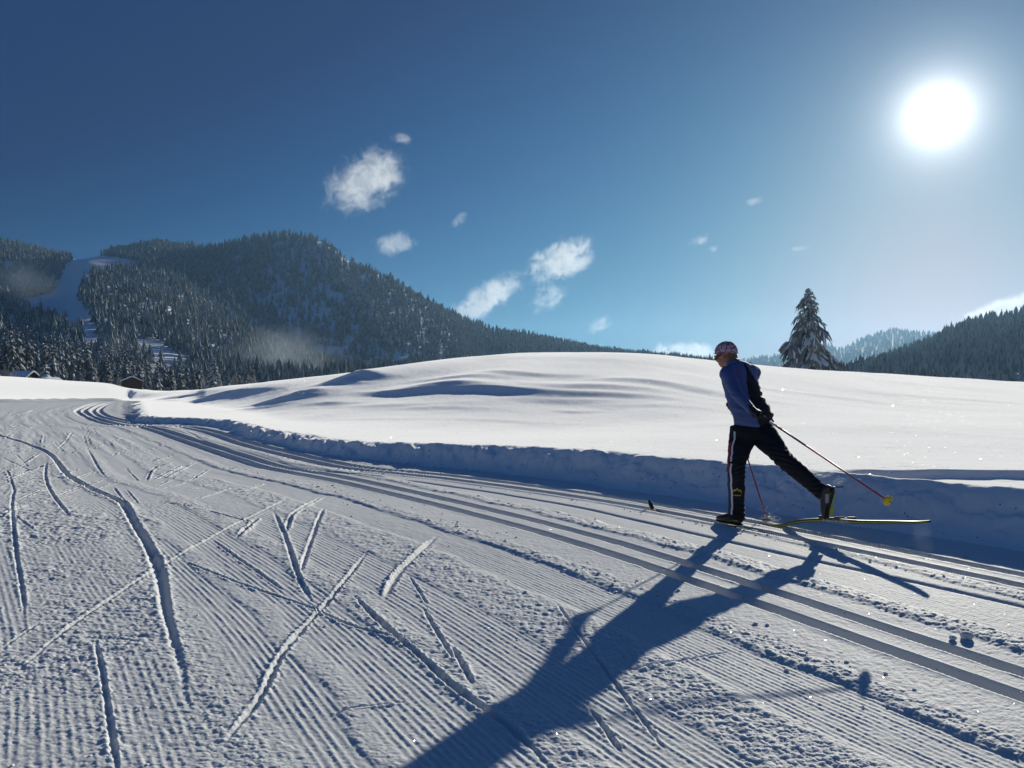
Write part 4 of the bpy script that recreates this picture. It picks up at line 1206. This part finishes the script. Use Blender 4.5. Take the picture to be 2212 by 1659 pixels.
from mathutils.bvhtree import BVHTree
def bvh_of(me):
    return BVHTree.FromPolygons([v.co.copy() for v in me.vertices], [tuple(p.vertices) for p in me.polygons])
EYE = Vector((0, 0, CAM_H))
tb_ = bvh_of(tr_me)
def strip_on(bvh, name, line, w, mat, parent, out, lift=.004):
    """ribbon lying on a garment along a line of points; out = direction it faces"""
    V = []; F = []
    pts = []
    for p in line:
        hit = bvh.ray_cast(p + out * .4, -out)
        pts.append((hit[0] + out * lift, hit[1]) if hit[0] is not None else None)
    pts = [q for q in pts if q]
    for i, (p, nn) in enumerate(pts):
        d = (pts[min(i + 1, len(pts) - 1)][0] - pts[max(i - 1, 0)][0]).normalized()
        s = d.cross(out).normalized()
        hw = w / 2
        V += [p - s * hw - out * .006, p - s * hw + out * .002, p + s * hw + out * .002, p + s * hw - out * .006]
        if i:
            b = (i - 1) * 4
            for j in range(3): F.append((b + j, b + j + 1, b + j + 5, b + j + 4))
    me = mesh_np(name, np.array(V), np.array(F))
    return link(name, me, parent, [mat])
# piping down the outside of the standing leg, coloured panels in front of it
OUT_L = (Vector((-N3.x, -N3.y, 0)) * .95 - A3 * .10).normalized()
def leg_line(f, n=22):
    r = []
    for i in range(n):
        t = i / (n - 1)
        c = HIP_L.lerp(KNEE_L, t * 2) if t < .5 else KNEE_L.lerp(ANK_L, (t - .5) * 2)
        r.append(c + A3 * f + A3 * .004 * math.sin(t * 40))
    return r
strip_on(tb_, 'side_piping', leg_line(.000), .016, M_PIPE, trousers, OUT_L)
strip_on(tb_, 'side_panel', leg_line(.032)[3:12], .034, M_RED, trousers, OUT_L, .002)
strip_on(tb_, 'side_panel', leg_line(.030)[12:], .030, M_NAVY, trousers, OUT_L, .002)
# yellow mountain print on the calf
bc = Vector((0, 0, 0))
lp = KNEE_L.lerp(ANK_L, .48)
toward = (EYE - lp); toward.z = 0; toward.normalize()
sd = UP.cross(toward).normalized()
V = []; F = []
def on_calf(u, v):
    h = tb_.ray_cast(lp + sd * u + UP * v + toward * .4, -toward)
    return (h[0] if h[0] is not None else lp + sd * u + UP * v + toward * .07) + toward * .003
prof = [(-.042, -.012), (-.022, .018), (-.010, .012), (.004, .030), (.020, .010), (.030, .016), (.044, -.006)]
for i, (u, v) in enumerate(prof):
    V += [on_calf(u, v - .007), on_calf(u, v + .007)]
    if i: F.append((2 * i - 2, 2 * i, 2 * i + 1, 2 * i - 1))
for i in range(6):
    u = -.038 + .076 * i / 5
    V += [on_calf(u, -.036), on_calf(u, -.029)]
    if i: b = 14 + 2 * i; F.append((b - 2, b, b + 1, b - 1))
link('calf_print', mesh_np('calf_print', np.array(V), np.array(F)), trousers, [M_YEL])

# --- jacket
bm = bmesh.new()
limb(bm, [(HEM - UP * .015, (.212, .145)), (HEM + UP * .06, (.206, .142)), (MID, (.192, .135)), (CHEST, (.196, .132)), (SHO, (.172, .105)), (NECK - UP * .03 , (.085, .082)), (NECK + UP * .03 + HF * .012, (.066, .070))], SR, n=24)
limb(bm, [(SHO - SR * .05 - UP * .02, .085), (SHO_L, .076), (SHO_L.lerp(ELB_L, .5), .064), (ELB_L, .058), (ELB_L.lerp(WRI_L, .6), .047), (WRI_L, .040)], SR)
limb(bm, [(SHO + SR * .05 - UP * .01, .088), (SHO_R, .082), (SHO_R.lerp(ELB_R, .5), .066), (ELB_R, .058), (ELB_R.lerp(WRI_R, .6), .046), (WRI_R, .040)], SR)
ball(bm, MID + N3 * .10 - A3 * .05 - UP * .10, (.10, .09, .15))
def jacket_wrinkle(co):
    x, y, z = co.T
    w = .010 * fbm(z * 13 + x * 4, (x + y) * 5, 411, 3)
    rs = sstep(0, .18, (x - MID.x) * N3.x + (y - MID.y) * N3.y)
    w += rs * .008 * np.sin(z * 95 + 2.5 * np.sin(x * 18 - y * 11)) * sstep(1.36, 1.2, z)
    d = np.sqrt(((co - np.array(ELB_L)) ** 2).sum(1)); w += .005 * np.exp(-(d / .1) ** 2) * np.sin(z * 120 + x * 30)
    return w
jk_me = fuse('jacket', bm, .0085, 4, jacket_wrinkle)
M_BLUE = simple_mat('blue_softshell', (.092, .125, .29), .7, .12, 50, .3, bump=.12)
M_BLACKJ = simple_mat('black_jacket_panel', (.016, .014, .020), .75, .2, 50, .25, bump=.12)
# the black panel: runs from the neck down the right half of the back, by position on the garment
pc = np.empty(len(jk_me.polygons) * 3, np.float32); jk_me.polygons.foreach_get('center', pc); pc = pc.reshape(-1, 3)
SRn = np.array(SR); axis = [np.array(v) for v in (HEM, MID, CHEST, SHO, NECK)]
za = [a[2] for a in axis]
cx_ = np.stack([np.interp(pc[:, 2], za, [a[i] for a in axis]) for i in (0, 1)], 1)
lat = (pc[:, 0] - cx_[:, 0]) * SRn[0] + (pc[:, 1] - cx_[:, 1]) * SRn[1]
back = -((pc[:, 0] - cx_[:, 0]) * A3.x + (pc[:, 1] - cx_[:, 1]) * A3.y)
lo = np.interp(pc[:, 2], [.90, 1.00, 1.08, 1.17, 1.27, 1.37, 1.45, 1.53], [-.05, -.10, -.085, -.075, -.07, -.05, -.03, -.01])
hi = np.interp(pc[:, 2], [.90, 1.24, 1.28, 1.33, 1.38, 1.43, 1.47, 1.53], [.60, .60, .16, .08, .035, .015, .012, .015])
armL = np.zeros(len(pc), bool)
for a, b in ((SHO_L, ELB_L), (ELB_L, WRI_L)):
    a = np.array(a); b = np.array(b); ab = b - a
    t = np.clip(((pc - a) @ ab) / (ab @ ab), 0, 1)
    armL |= (np.sqrt(((pc - a - t[:, None] * ab) ** 2).sum(1)) < .072 - .022 * (a[2] < 1.3))
black = (lat > lo) & (lat < hi) & (back > -.05) & ~armL
black |= (lat > .16) & (pc[:, 2] < 1.24) & ~armL
under = (pc[:, 2] < 1.10) & (lat > -.10) & (back > .0) & ~armL
mi = np.where(black | (under & (lat > -.02 - .35 * (pc[:, 2] - .93))), 1, 0).astype(np.int32)
jacket = link('jacket', jk_me, person, [M_BLUE, M_BLACKJ])
jk_me.polygons.foreach_set('material_index', mi)
jb = bvh_of(jk_me)
# small red marks down the strip between the shoulders
tw = (EYE - CHEST).normalized()
for i in range(6):
    p0 = NECK + SR * (.018 + .006 * i) - UP * (.05 + .020 * i)
    h = jb.ray_cast(p0 + tw * .5, -tw)
    if h[0] is None: continue
    bm = bmesh.new(); box(bm, h[0] + tw * .001, (.013, .004, .008))
    bm_obj('panel_mark', bm, M_RED, jacket)
# zip pull standing off the front hem
bm = bmesh.new(); tube(bm, [HEM.lerp(MID, .45) - SR * .19 + A3 * .02, HEM.lerp(MID, .42) - SR * .22 + A3 * .02], [.004, .003], UP, n=6)
bm_obj('zip_pull', bm, M_PIPE, jacket)

# --- beanie, sunglasses, hair
M_BEANIE, nt, b = new_mat('patterned_beanie')
tcn = N(nt, 'ShaderNodeTexCoord'); vo = N(nt, 'ShaderNodeTexVoronoi'); vo.inputs['Scale'].default_value = 34; vo.feature = 'DISTANCE_TO_EDGE'
mpn = N(nt, 'ShaderNodeMapping'); mpn.inputs['Scale'].default_value = (.55, .55, 1.0)
nz = N(nt, 'ShaderNodeTexNoise'); nz.inputs['Scale'].default_value = 22
nt.links.new(tcn.outputs['Object'], mpn.inputs[0]); nt.links.new(mpn.outputs[0], vo.inputs['Vector']); nt.links.new(tcn.outputs['Object'], nz.inputs['Vector'])
ml = N(nt, 'ShaderNodeMath', operation='MULTIPLY_ADD'); ml.inputs[1].default_value = .14; ml.inputs[2].default_value = 0
nt.links.new(nz.outputs['Fac'], ml.inputs[0])
gt = N(nt, 'ShaderNodeMath', operation='GREATER_THAN'); nt.links.new(vo.outputs['Distance'], gt.inputs[0]); nt.links.new(ml.outputs[0], gt.inputs[1])
mx = N(nt, 'ShaderNodeMix', data_type='RGBA'); mx.inputs['A'].default_value = (.14, .035, .07, 1); mx.inputs['B'].default_value = (.62, .42, .50, 1)
nt.links.new(gt.outputs[0], mx.inputs['Factor']); nt.links.new(mx.outputs['Result'], b.inputs['Base Color']); b.inputs['Roughness'].default_value = .85
bm = bmesh.new()
res = bmesh.ops.create_uvsphere(bm, u_segments=28, v_segments=18, radius=1.0)
for v in bm.verts:
    if v.co.z < -.12: v.co.z = -.12 + (v.co.z + .12) * .12; v.co.x *= .985; v.co.y *= .985
    v.co *= 1 + .035 * mnoise.noise(v.co * 3.2); v.co.z *= 1.04 + .05 * max(0, -v.co.y)
bq = (hm @ Matrix.Rotation(math.radians(14), 4, 'X')).to_quaternion()
bmesh.ops.transform(bm, matrix=Matrix.LocRotScale(hpt(0, -.010, .030), bq, Vector((.093, .113, .102))), verts=bm.verts)
beanie = bm_obj('beanie', bm, M_BEANIE, person, smooth=True)
bm = bmesh.new()
ring = []
for k in range(32):
    t = 2 * math.pi * k / 32
    ring.append(Vector((math.cos(t) * .0945, math.sin(t) * .1145, -.012)))
mt_ = Matrix.LocRotScale(hpt(0, -.010, .030), bq, Vector((1, 1, 1)))
tube(bm, [mt_ @ p for p in ring] + [mt_ @ ring[0]], [.006] * 33, HU, caps=False, n=6)
bm_obj('beanie_hem', bm, M_BEANIE, beanie, smooth=True)
M_GLASS = simple_mat('dark_lens', (.01, .01, .012), .12, .05, 10, .6)
M_HAIR = simple_mat('fair_hair', (.22, .15, .07), .7, .25, 80, .3)
bm = bmesh.new()
tube(bm, [hpt(-.082, .00, .004), hpt(-.080, .05, .004), hpt(-.055, .092, .003), hpt(0, .112, .002), hpt(.055, .092, .003), hpt(.080, .05, .004), hpt(.082, .00, .004)],
     [(.006, .006), (.010, .006), (.021, .006), (.019, .006), (.021, .006), (.010, .006), (.006, .006)], HU, n=10)
bm_obj('sunglasses', bm, M_GLASS, person, smooth=True)
bm = bmesh.new()
for k in range(26):
    a = -1.0 + 2.0 * k / 25
    c = hpt(math.sin(a) * .082, -math.cos(a) * .096, -.012)
    tube(bm, [c + HU * .02, c - HU * .012, c - HU * .042 - HF * .006], [.008, .007, .002], HR_, n=5)
bm_obj('hair', bm, M_HAIR, person, smooth=True)

# --- gloves
def hand(name, wrist, palm_c, grip_dir, finger_dir, thumb_side, parent, mat):
    """fist closed round a grip: palm, four curled fingers, thumb along the side"""
    bm = bmesh.new()
    g = grip_dir.normalized(); f = (finger_dir - g * finger_dir.dot(g)).normalized(); u = g.cross(f).normalized()
    pts, rad = resample([(wrist - (palm_c - wrist).normalized() * .03, (.040, .036)), (wrist, (.038, .034)), (wrist.lerp(palm_c, .5), (.042, .030)), (palm_c - u * .012, (.046, .024))], 3)
    tube(bm, pts, rad, g, n=12)
    for i, ln in enumerate((.88, 1.0, .95, .78)):
        o = palm_c + g * (.032 - .0215 * i) - u * .016
        ch = [o - f * .008, o + f * .030 * ln, o + f * .040 * ln + u * .024 * ln, o + f * .026 * ln + u * .042 * ln, o + f * .002 + u * .040 * ln]
        tube(bm, ch, [.0125, .0125, .0118, .0108, .0095], g, n=9)
    o = palm_c + g * .036 * thumb_side
    tube(bm, [o - f * .02 - u * .01, o + f * .004 + u * .016 + g * .008 * thumb_side, o + f * .026 + u * .026, o + f * .044 + u * .022 - g * .010 * thumb_side], [.015, .0135, .012, .0095], g, n=9)
    me = fuse(name, bm, .0042, 1)
    return link(name, me, parent, [mat])
M_GLOVE = simple_mat('black_glove', (.012, .012, .014), .6, .2, 60, .35, bump=.2)
BASK = px(1928, 1089, 5.60)
PD_L = (BASK - HAND_L).normalized()
hand('glove', WRI_L, HAND_L, -PD_L, (HAND_L - WRI_L) + UP * -.02, 1, person, M_GLOVE)
TIP_R = Vector((px(1659, 1124, 7.64).x, 7.64, 0.0))
PD_R = (TIP_R - HAND_R).normalized()
hand('glove', WRI_R, HAND_R, -PD_R, (HAND_R - WRI_R), 1, person, M_GLOVE)

# --- boots
M_BOOT = simple_mat('black_boot', (.014, .014, .016), .45, .2, 40, .5)
M_LIME = simple_mat('lime_trim', (.42, .46, .03), .5, .12, 40, .4)
M_BGREY = simple_mat('grey_boot_print', (.32, .32, .33), .5, .25, 60, .4)
def boot(toe, heel, ank, shin_dir, name='boot'):
    bm = bmesh.new()
    d = (toe - heel).normalized(); r = d.cross(shin_dir).normalized(); u = r.cross(d).normalized()
    L = (toe - heel).length
    P = lambda a, b: heel + d * L * a + u * b
    pts, rad = resample([(P(-.02, .045), (.030, .030)), (P(.12, .045), (.036, .042)), (P(.40, .046), (.038, .044)), (P(.68, .036), (.047, .034)), (P(.90, .026), (.040, .024)), (P(1.03, .020), (.018, .012))], 4)
    tube(bm, pts, rad, r, n=18)
    top_ = ank + shin_dir.normalized() * .07
    pts, rad = resample([(P(.16, .05), (.036, .046)), (ank.lerp(P(.18, .05), .4), (.040, .048)), (ank, (.044, .050)), (top_, (.048, .054))], 4)
    tube(bm, pts, rad, r, n=18)
    me = fuse(name, bm, .006, 2)
    o = link(name, me, person, [M_BOOT])
    # sole
    bm = bmesh.new()
    pts, rad = resample([(P(-.03, .004), (.026, .008)), (P(.1, .0), (.034, .010)), (P(.45, .0), (.032, .010)), (P(.70, -.002), (.044, .009)), (P(.92, .0), (.036, .008)), (P(1.05, .002), (.016, .006))], 4)
    tube(bm, pts, rad, r, n=14)
    bm_obj('sole', bm, M_BOOT, o, smooth=True)
    return o, d, r, u, L, P
bootL, *_ = boot(TOE_L, HEEL_L, ANK_L, (KNEE_L - ANK_L).normalized())
HEEL_R = TOE_R + Vector((.030, -.075, .272))
bootR, d, r, u, L, P = boot(TOE_R, HEEL_R, ANK_R + Vector((-.012, .012, -.01)), (KNEE_R - ANK_R).normalized())
# lime and grey panels on the raised boot's outside
bb = bvh_of(bootR.data)
def patch(bvh, c, du, dv, w, h, out, mat, name, parent, n=5, shape=None):
    V = []; F = []
    for i in range(n):
        for j in range(n):
            a = i / (n - 1) - .5; b_ = j / (n - 1) - .5
            k = shape(b_ + .5) if shape else 1
            p = c + du * a * w * k + dv * b_ * h
            hh = bvh.ray_cast(p + out * .25, -out)
            V.append((hh[0] if hh[0] is not None else p) + out * .0025)
    for i in range(n - 1):
        for j in range(n - 1):
            F.append((i * n + j, (i + 1) * n + j, (i + 1) * n + j + 1, i * n + j + 1))
    return link(name, mesh_np(name, np.array(V), np.array(F)), parent, [mat])
oc = (EYE - TOE_R); oc.z = 0; oc.normalize(); sc_ = UP.cross(oc).normalized()
cB = (TOE_R + HEEL_R) / 2
patch(bb, cB + sc_ * .020 + UP * .060, sc_, UP, .040, .075, oc, M_LIME, 'boot_panel', bootR, shape=lambda t: .7 + .5 * t)
patch(bb, cB + sc_ * .012 - UP * .055, sc_, UP, .030, .105, oc, M_LIME, 'boot_panel', bootR, shape=lambda t: 1.2 - .5 * abs(t - .4))
patch(bb, cB - sc_ * .024 + UP * .045, sc_, UP, .032, .080, oc, M_BGREY, 'boot_panel', bootR)
patch(bb, cB - sc_ * .004 - UP * .030, sc_, UP, .016, .040, oc, M_BGREY, 'boot_panel', bootR)
bm = bmesh.new(); tube(bm, [HEEL_R + sc_ * .02 + UP * .01, HEEL_R + sc_ * .075 + UP * .016], [.006, .004], UP, n=6)
bm_obj('heel_tab', bm, M_BOOT, bootR)
bl = bvh_of(bootL.data)
ol = (EYE - HEEL_L); ol.z = 0; ol.normalize(); sl = UP.cross(ol).normalized()
patch(bl, TOE_L.lerp(HEEL_L, .72) + UP * .04, sl, UP, .05, .018, ol, M_LIME, 'boot_panel', bootL)

# --- skis
M_SKITOP = simple_mat('frosty_ski_top', (.50, .53, .50), .5, .15, 12, .4)
M_SKISIDE = simple_mat('black_ski_side', (.015, .016, .016), .4, .15, 20, .5)
M_SKIYEL = simple_mat('yellow_ski_stripe', (.36, .38, .03), .45, .12, 20, .4)
M_WHITE = simple_mat('white_lettering', (.62, .62, .60), .5, .04, 20, .4)
M_BIND = simple_mat('binding_black', (.02, .02, .022), .4, .2, 30, .5)
def ski(label, line, width, thick, toe_i, top=None):
    """line: points of the base from tail to tip"""
    root = empty('ski', line[toe_i]); tag(root, label, 'ski')
    off = Vector(root.location)
    P = np.array([list(p) for p in line]); t = np.linspace(0, 1, len(P)); T2 = np.linspace(0, 1, 60)
    Q = [Vector(q) - off for q in np.stack([smooth_interp(T2, t, P[:, c]) for c in range(3)], 1)]
    sec = []
    for i, q in enumerate(Q):
        d = (Q[min(i + 1, 59)] - Q[max(i - 1, 0)]).normalized(); s = d.cross(UP).normalized(); un = s.cross(d).normalized()
        f = i / 59
        w = width * (1 if f < .93 else max(.25, 1 - ((f - .93) / .07) ** 2 * .8)); w *= 1 if f > .03 else .6 + .4 * f / .03
        th = thick * (.45 + .75 * math.sin(math.pi * min(1, max(0, f * .95 + .03))))
        sec.append((q, d, s, un, w, th))
    def ribbon(name, fn, mat, par):
        V = []; F = []; k = None
        for i, z in enumerate(sec):
            r = fn(i, *z); k = len(r); V += r
            if i:
                b = (i - 1) * k
                for j in range(k): F.append((b + j, b + (j + 1) % k, b + k + (j + 1) % k, b + k + j))
        return link(name, mesh_np(name, np.array(V), np.array(F), smooth=False), par, [mat])
    ribbon('ski_body', lambda i, q, d, s, un, w, th: [q - s * w / 2, q + s * w / 2, q + s * w / 2 + un * th, q - s * w / 2 + un * th], M_SKISIDE, root)
    ribbon('ski_top', lambda i, q, d, s, un, w, th: [q - s * w * .47 + un * (th + .0006), q + s * w * .47 + un * (th + .0006), q + s * w * .44 + un * (th + .003), q - s * w * .44 + un * (th + .003)], top or M_SKITOP, root)
    for sg in (-1, 1):
        ribbon('side_stripe', lambda i, q, d, s, un, w, th: [q + s * sg * (w / 2 + .0005) + un * th * .22, q + s * sg * (w / 2 + .0025) + un * th * .25, q + s * sg * (w / 2 + .0025) + un * th * .55, q + s * sg * (w / 2 + .0005) + un * th * .58], M_SKIYEL, root)
    # binding: plate, toe piece, flexor and heel plate
    n0 = min(range(60), key=lambda i: Q[i].length)
    q, d, s, un, w, th = sec[n0]
    bd = empty('binding', q); bd.parent = root
    rotm = Matrix((s, d, un)).transposed()
    def piece(nm, a, b_, sx, sy, sz):
        bm = bmesh.new(); box(bm, (0, 0, 0), (sx, sy, sz))
        o = bm_obj(nm, bm, M_BIND, bd, bev=.002)
        o.location = d * a + un * (th + b_); o.rotation_euler = rotm.to_euler()
    piece('binding_plate', -.10, .006, .030, .36, .008); piece('toe_lever', .045, .016, .028, .07, .018); piece('flexor', .0, .016, .020, .03, .016)
    piece('heel_plate', -.235, .013, .026, .07, .012); piece('heel_ridge', -.12, .012, .012, .10, .010)
    return root, off, sec
gz = .012 - .055 + .004
cL = TOE_L.copy(); cL.z = gz
tipL = cL + A3 * .90
lineL = [cL - A3 * .95 + UP * .03, cL - A3 * .6 + UP * .004, cL - A3 * .2 + UP * .004, cL + A3 * .2, cL + A3 * .6, cL + A3 * .80 + UP * .006, tipL + A3 * .01 + UP * .035, cL + A3 * .98 + UP * .125]
lineL = [p + UP * float(fall(np.array([p.y]))[0]) + N3 * (.03 if p.y < 7.2 else .012) - UP * (.03 if i == 0 else 0) for i, p in enumerate(lineL)]
ski('black ski gliding in the track under the front foot, only its upturned tip showing', lineL, .045, .020, 2, M_SKISIDE)
TB = TOE_R - UP * .028
lineR = [Vector((3.215, 6.150, .238)), Vector((3.17, 6.22, .214)), Vector((3.05, 6.42, .178)), Vector((2.87, 6.70, .132)), TB, Vector((2.58, 7.15, .058)), Vector((2.455, 7.35, -.015)), Vector((2.33, 7.55, -.036)), Vector((2.20, 7.76, -.034)), Vector((2.13, 7.88, .02))]
rootR, offR, secR = ski('yellow and black ski with white lettering lifted at its tail behind the skier', lineR, .045, .024, 4)
# lettering on the side that faces the camera
fc = bpy.data.curves.new('lettering', 'FONT'); fc.body = 'FISCHER'; fc.size = .032; fc.extrude = .0006; fc.space_character = 1.05
fo = bpy.data.objects.new('lettering', fc); C.objects.link(fo)
dg = bpy.context.evaluated_depsgraph_get(); lm = bpy.data.meshes.new_from_object(fo.evaluated_get(dg), depsgraph=dg); bpy.data.objects.remove(fo)
lm.name = 'lettering'
i0 = min(range(60), key=lambda i: (secR[i][0] - Vector((.055, -.085, .0))).length)
q, d, s, un, w, th = secR[i0]
lo_ = link('lettering', lm, rootR, [M_WHITE])
lm.materials.clear(); lm.materials.append(M_WHITE)
sidev = -s if (-s).dot(EYE - offR) > s.dot(EYE - offR) else s
xd = -d                                   # reads left to right towards the tail
fwd_n = xd.cross(un).normalized()
if fwd_n.dot(sidev) < 0: xd = -xd; fwd_n = xd.cross(un).normalized()
lo_.matrix_local = Matrix.Translation(q - xd * .115 + sidev * (w / 2 + .004) + un * .002) @ Matrix((xd, un, xd.cross(un))).transposed().to_4x4() @ Matrix.Diagonal((2.15, .95, 1, 1))

# --- poles
M_SHAFT = simple_mat('red_pole_shaft', (.42, .015, .05), .4, .08, 20, .5)
M_SHAFTD = simple_mat('dark_pole_shaft', (.05, .012, .02), .4, .08, 20, .5)
M_BASKET = simple_mat('yellow_basket', (.68, .48, .015), .45, .06, 20, .4)
def pole(label, hand_p, tip, length_above, tint):
    root = empty('ski_pole', tip); tag(root, label, 'ski pole')
    d = (hand_p - tip); Lp = d.length; d.normalize()
    r = d.orthogonal().normalized()
    def seg(nm, a, b_, ra, rb, mat, n=10):
        bm = bmesh.new(); tube(bm, [d * a, d * (a + (b_ - a) * .5), d * b_], [ra, (ra + rb) / 2, rb], r, n=n)
        return bm_obj(nm, bm, mat, root, smooth=True)
    seg('shaft', .03, Lp * .60, .0060, .0078, M_SHAFT)
    seg('upper_shaft', Lp * .60, Lp * .90, .0080, .0088, M_SHAFTD)
    seg('shaft_band', Lp * .80, Lp * .83, .0096, .0096, M_RED); seg('shaft_band', Lp * .84, Lp * .90, .0096, .0098, M_WHITE)
    seg('grip', Lp - .10, Lp + length_above, .0135, .0155, M_GLOVE)
    seg('tip', 0.0, .035, .002, .005, M_BGREY)
    # basket: a half cup behind the tip
    bm = bmesh.new()
    tube(bm, [d * .030, d * .036, d * .045, d * .055, d * .062], [.012, .032, .040, .034, .011], r, n=16)
    bm_obj('basket', bm, M_BASKET, root, smooth=True)
    bm = bmesh.new()
    tube(bm, [d * (Lp + length_above - .01), d * (Lp + .01) + r * .035 - UP * .02, d * (Lp - .05) + r * .03, d * (Lp - .06)], [(.007, .002)] * 4, UP, n=6)
    bm_obj('strap', bm, M_GLOVE, root)
    return root
pole('red ski pole trailing behind the skier with its yellow basket in the air', HAND_L + (HAND_L - WRI_L).normalized() * .012 , BASK, .03, 0)
pole('red ski pole planted in the snow beyond the standing leg', HAND_R, TIP_R - UP * .03, .05, 0)

# --- snow thrown up at the pole plant, loose clods along the tracks
def clod_mesh(name, seed, r=1.0, sub=2):
    bm = bmesh.new(); bmesh.ops.create_icosphere(bm, subdivisions=sub, radius=r)
    for v in bm.verts:
        k = 1 + .35 * mnoise.noise(v.co * 1.7 + Vector((seed * 3.1, 0, 0))) + .15 * mnoise.noise(v.co * 4 + Vector((0, seed, 0)))
        k += .25 * mnoise.noise(v.co * 2.6 + Vector((seed * 1.3, seed, 0)))
        v.co *= k; v.co.z *= .7
    me = bpy.data.meshes.new(name); bm.to_mesh(me); bm.free()
    me.polygons.foreach_set('use_smooth', [True] * len(me.polygons)); return me
def clods(name, label, pts):
    src = [clod_mesh('clod', 50 + i, 1.0, 1) for i in range(5)]
    data = []
    for me in src:
        v = np.empty(len(me.vertices) * 3); me.vertices.foreach_get('co', v)
        data.append((v.reshape(-1, 3), np.array([tuple(p.vertices) for p in me.polygons])))
    Vs = []; Fs = []; off = 0
    for (p, r) in pts:
        v, f = data[random.randrange(5)]
        a = random.uniform(0, 6.28); ca, sa = math.cos(a), math.sin(a)
        R = np.array([[ca, -sa, 0], [sa, ca, 0], [0, 0, 1]]) * np.array([random.uniform(.8, 1.3), random.uniform(.8, 1.3), random.uniform(.4, .75)])
        Vs.append(v @ R.T * r + np.array(p)); Fs.append(f + off); off += len(v)
    o = link(name, mesh_np(name, np.concatenate(Vs), np.concatenate(Fs)), None, [M_TRAIL])
    tag(o, label, 'snow', kind='stuff'); return o
pts = []
for i in range(170):
    a = random.uniform(0, 1)
    pts.append((TIP_R + Vector((-.02 + random.gauss(0, .03) + .16 * a * random.random(), random.gauss(0, .04) - .1 * a, abs(random.gauss(.02, .05)) * (1.2 - a) + .01)), random.uniform(.002, .0065)))
clods('snow_spray', 'small burst of snow thrown up where the pole is planted', pts)
pts = []
def scatter(n, s0, s1, tt, spread, rmin, rmax):
    S = np.random.default_rng(n).uniform(s0, s1, n)
    for s in S:
        t = tt(s) + random.gauss(0, spread)
        x, y = s * AX[0] + t * NX[0], s * AX[1] + t * NX[1]
        if y < 2.4: continue
        r = random.uniform(rmin, rmax) * (1 if random.random() < .95 else 1.35)
        pts.append(((x, y), r))
scatter(170, .5, 16, lambda s: float(np.interp(s, *S_NEAR)) + .50, .07, .004, .016)
scatter(150, .5, 14, lambda s: float(np.interp(s, *S_NEAR)) - .60, .10, .005, .016)
scatter(130, 1, 14, lambda s: float(np.interp(s, *S_FAR)) - .33, .06, .004, .013)
scatter(110, 1, 14, lambda s: float(np.interp(s, *S_FAR)) + .30, .06, .004, .014)
scatter(260, 0, 9, lambda s: random.uniform(-1.5, 3.3), .2, .004, .012)
X = np.array([p[0][0] for p in pts]); Y = np.array([p[0][1] for p in pts])
zb2, T2_, Tf2, Tc2, s2, t2, U2, *_r = base_height(X, Y)
zz = zb2 + relief(X, Y, T2_, Tf2, Tc2, s2, t2, Y)
clods('snow_clods', 'loose snow clods scattered along the tracks and ridges', [((p[0][0], p[0][1], z + p[1] * .3), p[1]) for p, z in zip(pts, zz)])
# the few large lumps that can be told apart
for (x, y, r, lab) in [(2088, 1385, .034, 'largest block of snow beside the near track at the right edge'), (2058, 1388, .024, 'smaller snow lump left of the large block at the right edge'),
                       (1206, 1290, .0, ''), (1502, 1205, .022, 'snow lump on the ridge in front of the standing ski'), (1492, 1105, .018, 'small snow lump in front of the ski tip, left of the skier'),
                       (1745, 1370, .0, ''), (1502, 1340, .0, '')]:
    if r == 0: continue
    X_, Y_ = gp(x, y)
    o = link('snow_lump', clod_mesh('snow_lump', x, r), None, [M_TRAIL]); o.location = (X_, Y_, ground_z(X_, Y_) + r * .5)
    tag(o, lab, 'snow lump')
for (x, y, lab) in [(1785, 1028, 'upper of two curled snow rolls on the bank face right of the skier'), (1815, 1042, 'lower of two curled snow rolls on the bank face right of the skier')]:
    u_ = (x - 1106) / 1728
    D = np.linspace(6, 12, 900); zb3 = base_height(u_ * D, D)[0]; yy3 = 830 + 1728 * (CAM_H - zb3) / D
    i3 = int(np.argmax(yy3 <= y)); c = Vector((u_ * D[i3], D[i3], zb3[i3]))
    bm = bmesh.new(); arc = []
    for k in range(9):
        a = math.pi * (.08 + .80 * k / 8)
        arc.append(c + Vector((math.cos(a) * -.060, -.03, math.sin(a) * .050 - .02)))
    tube(bm, arc, [(.004, .006), (.006, .012), (.008, .014), (.009, .014), (.009, .014), (.009, .014), (.008, .012), (.006, .01), (.003, .006)], Vector((0, 1, 0)), n=10)
    o = bm_obj('snow_roll', bm, M_TRAIL, smooth=True); tag(o, lab, 'snow roll')
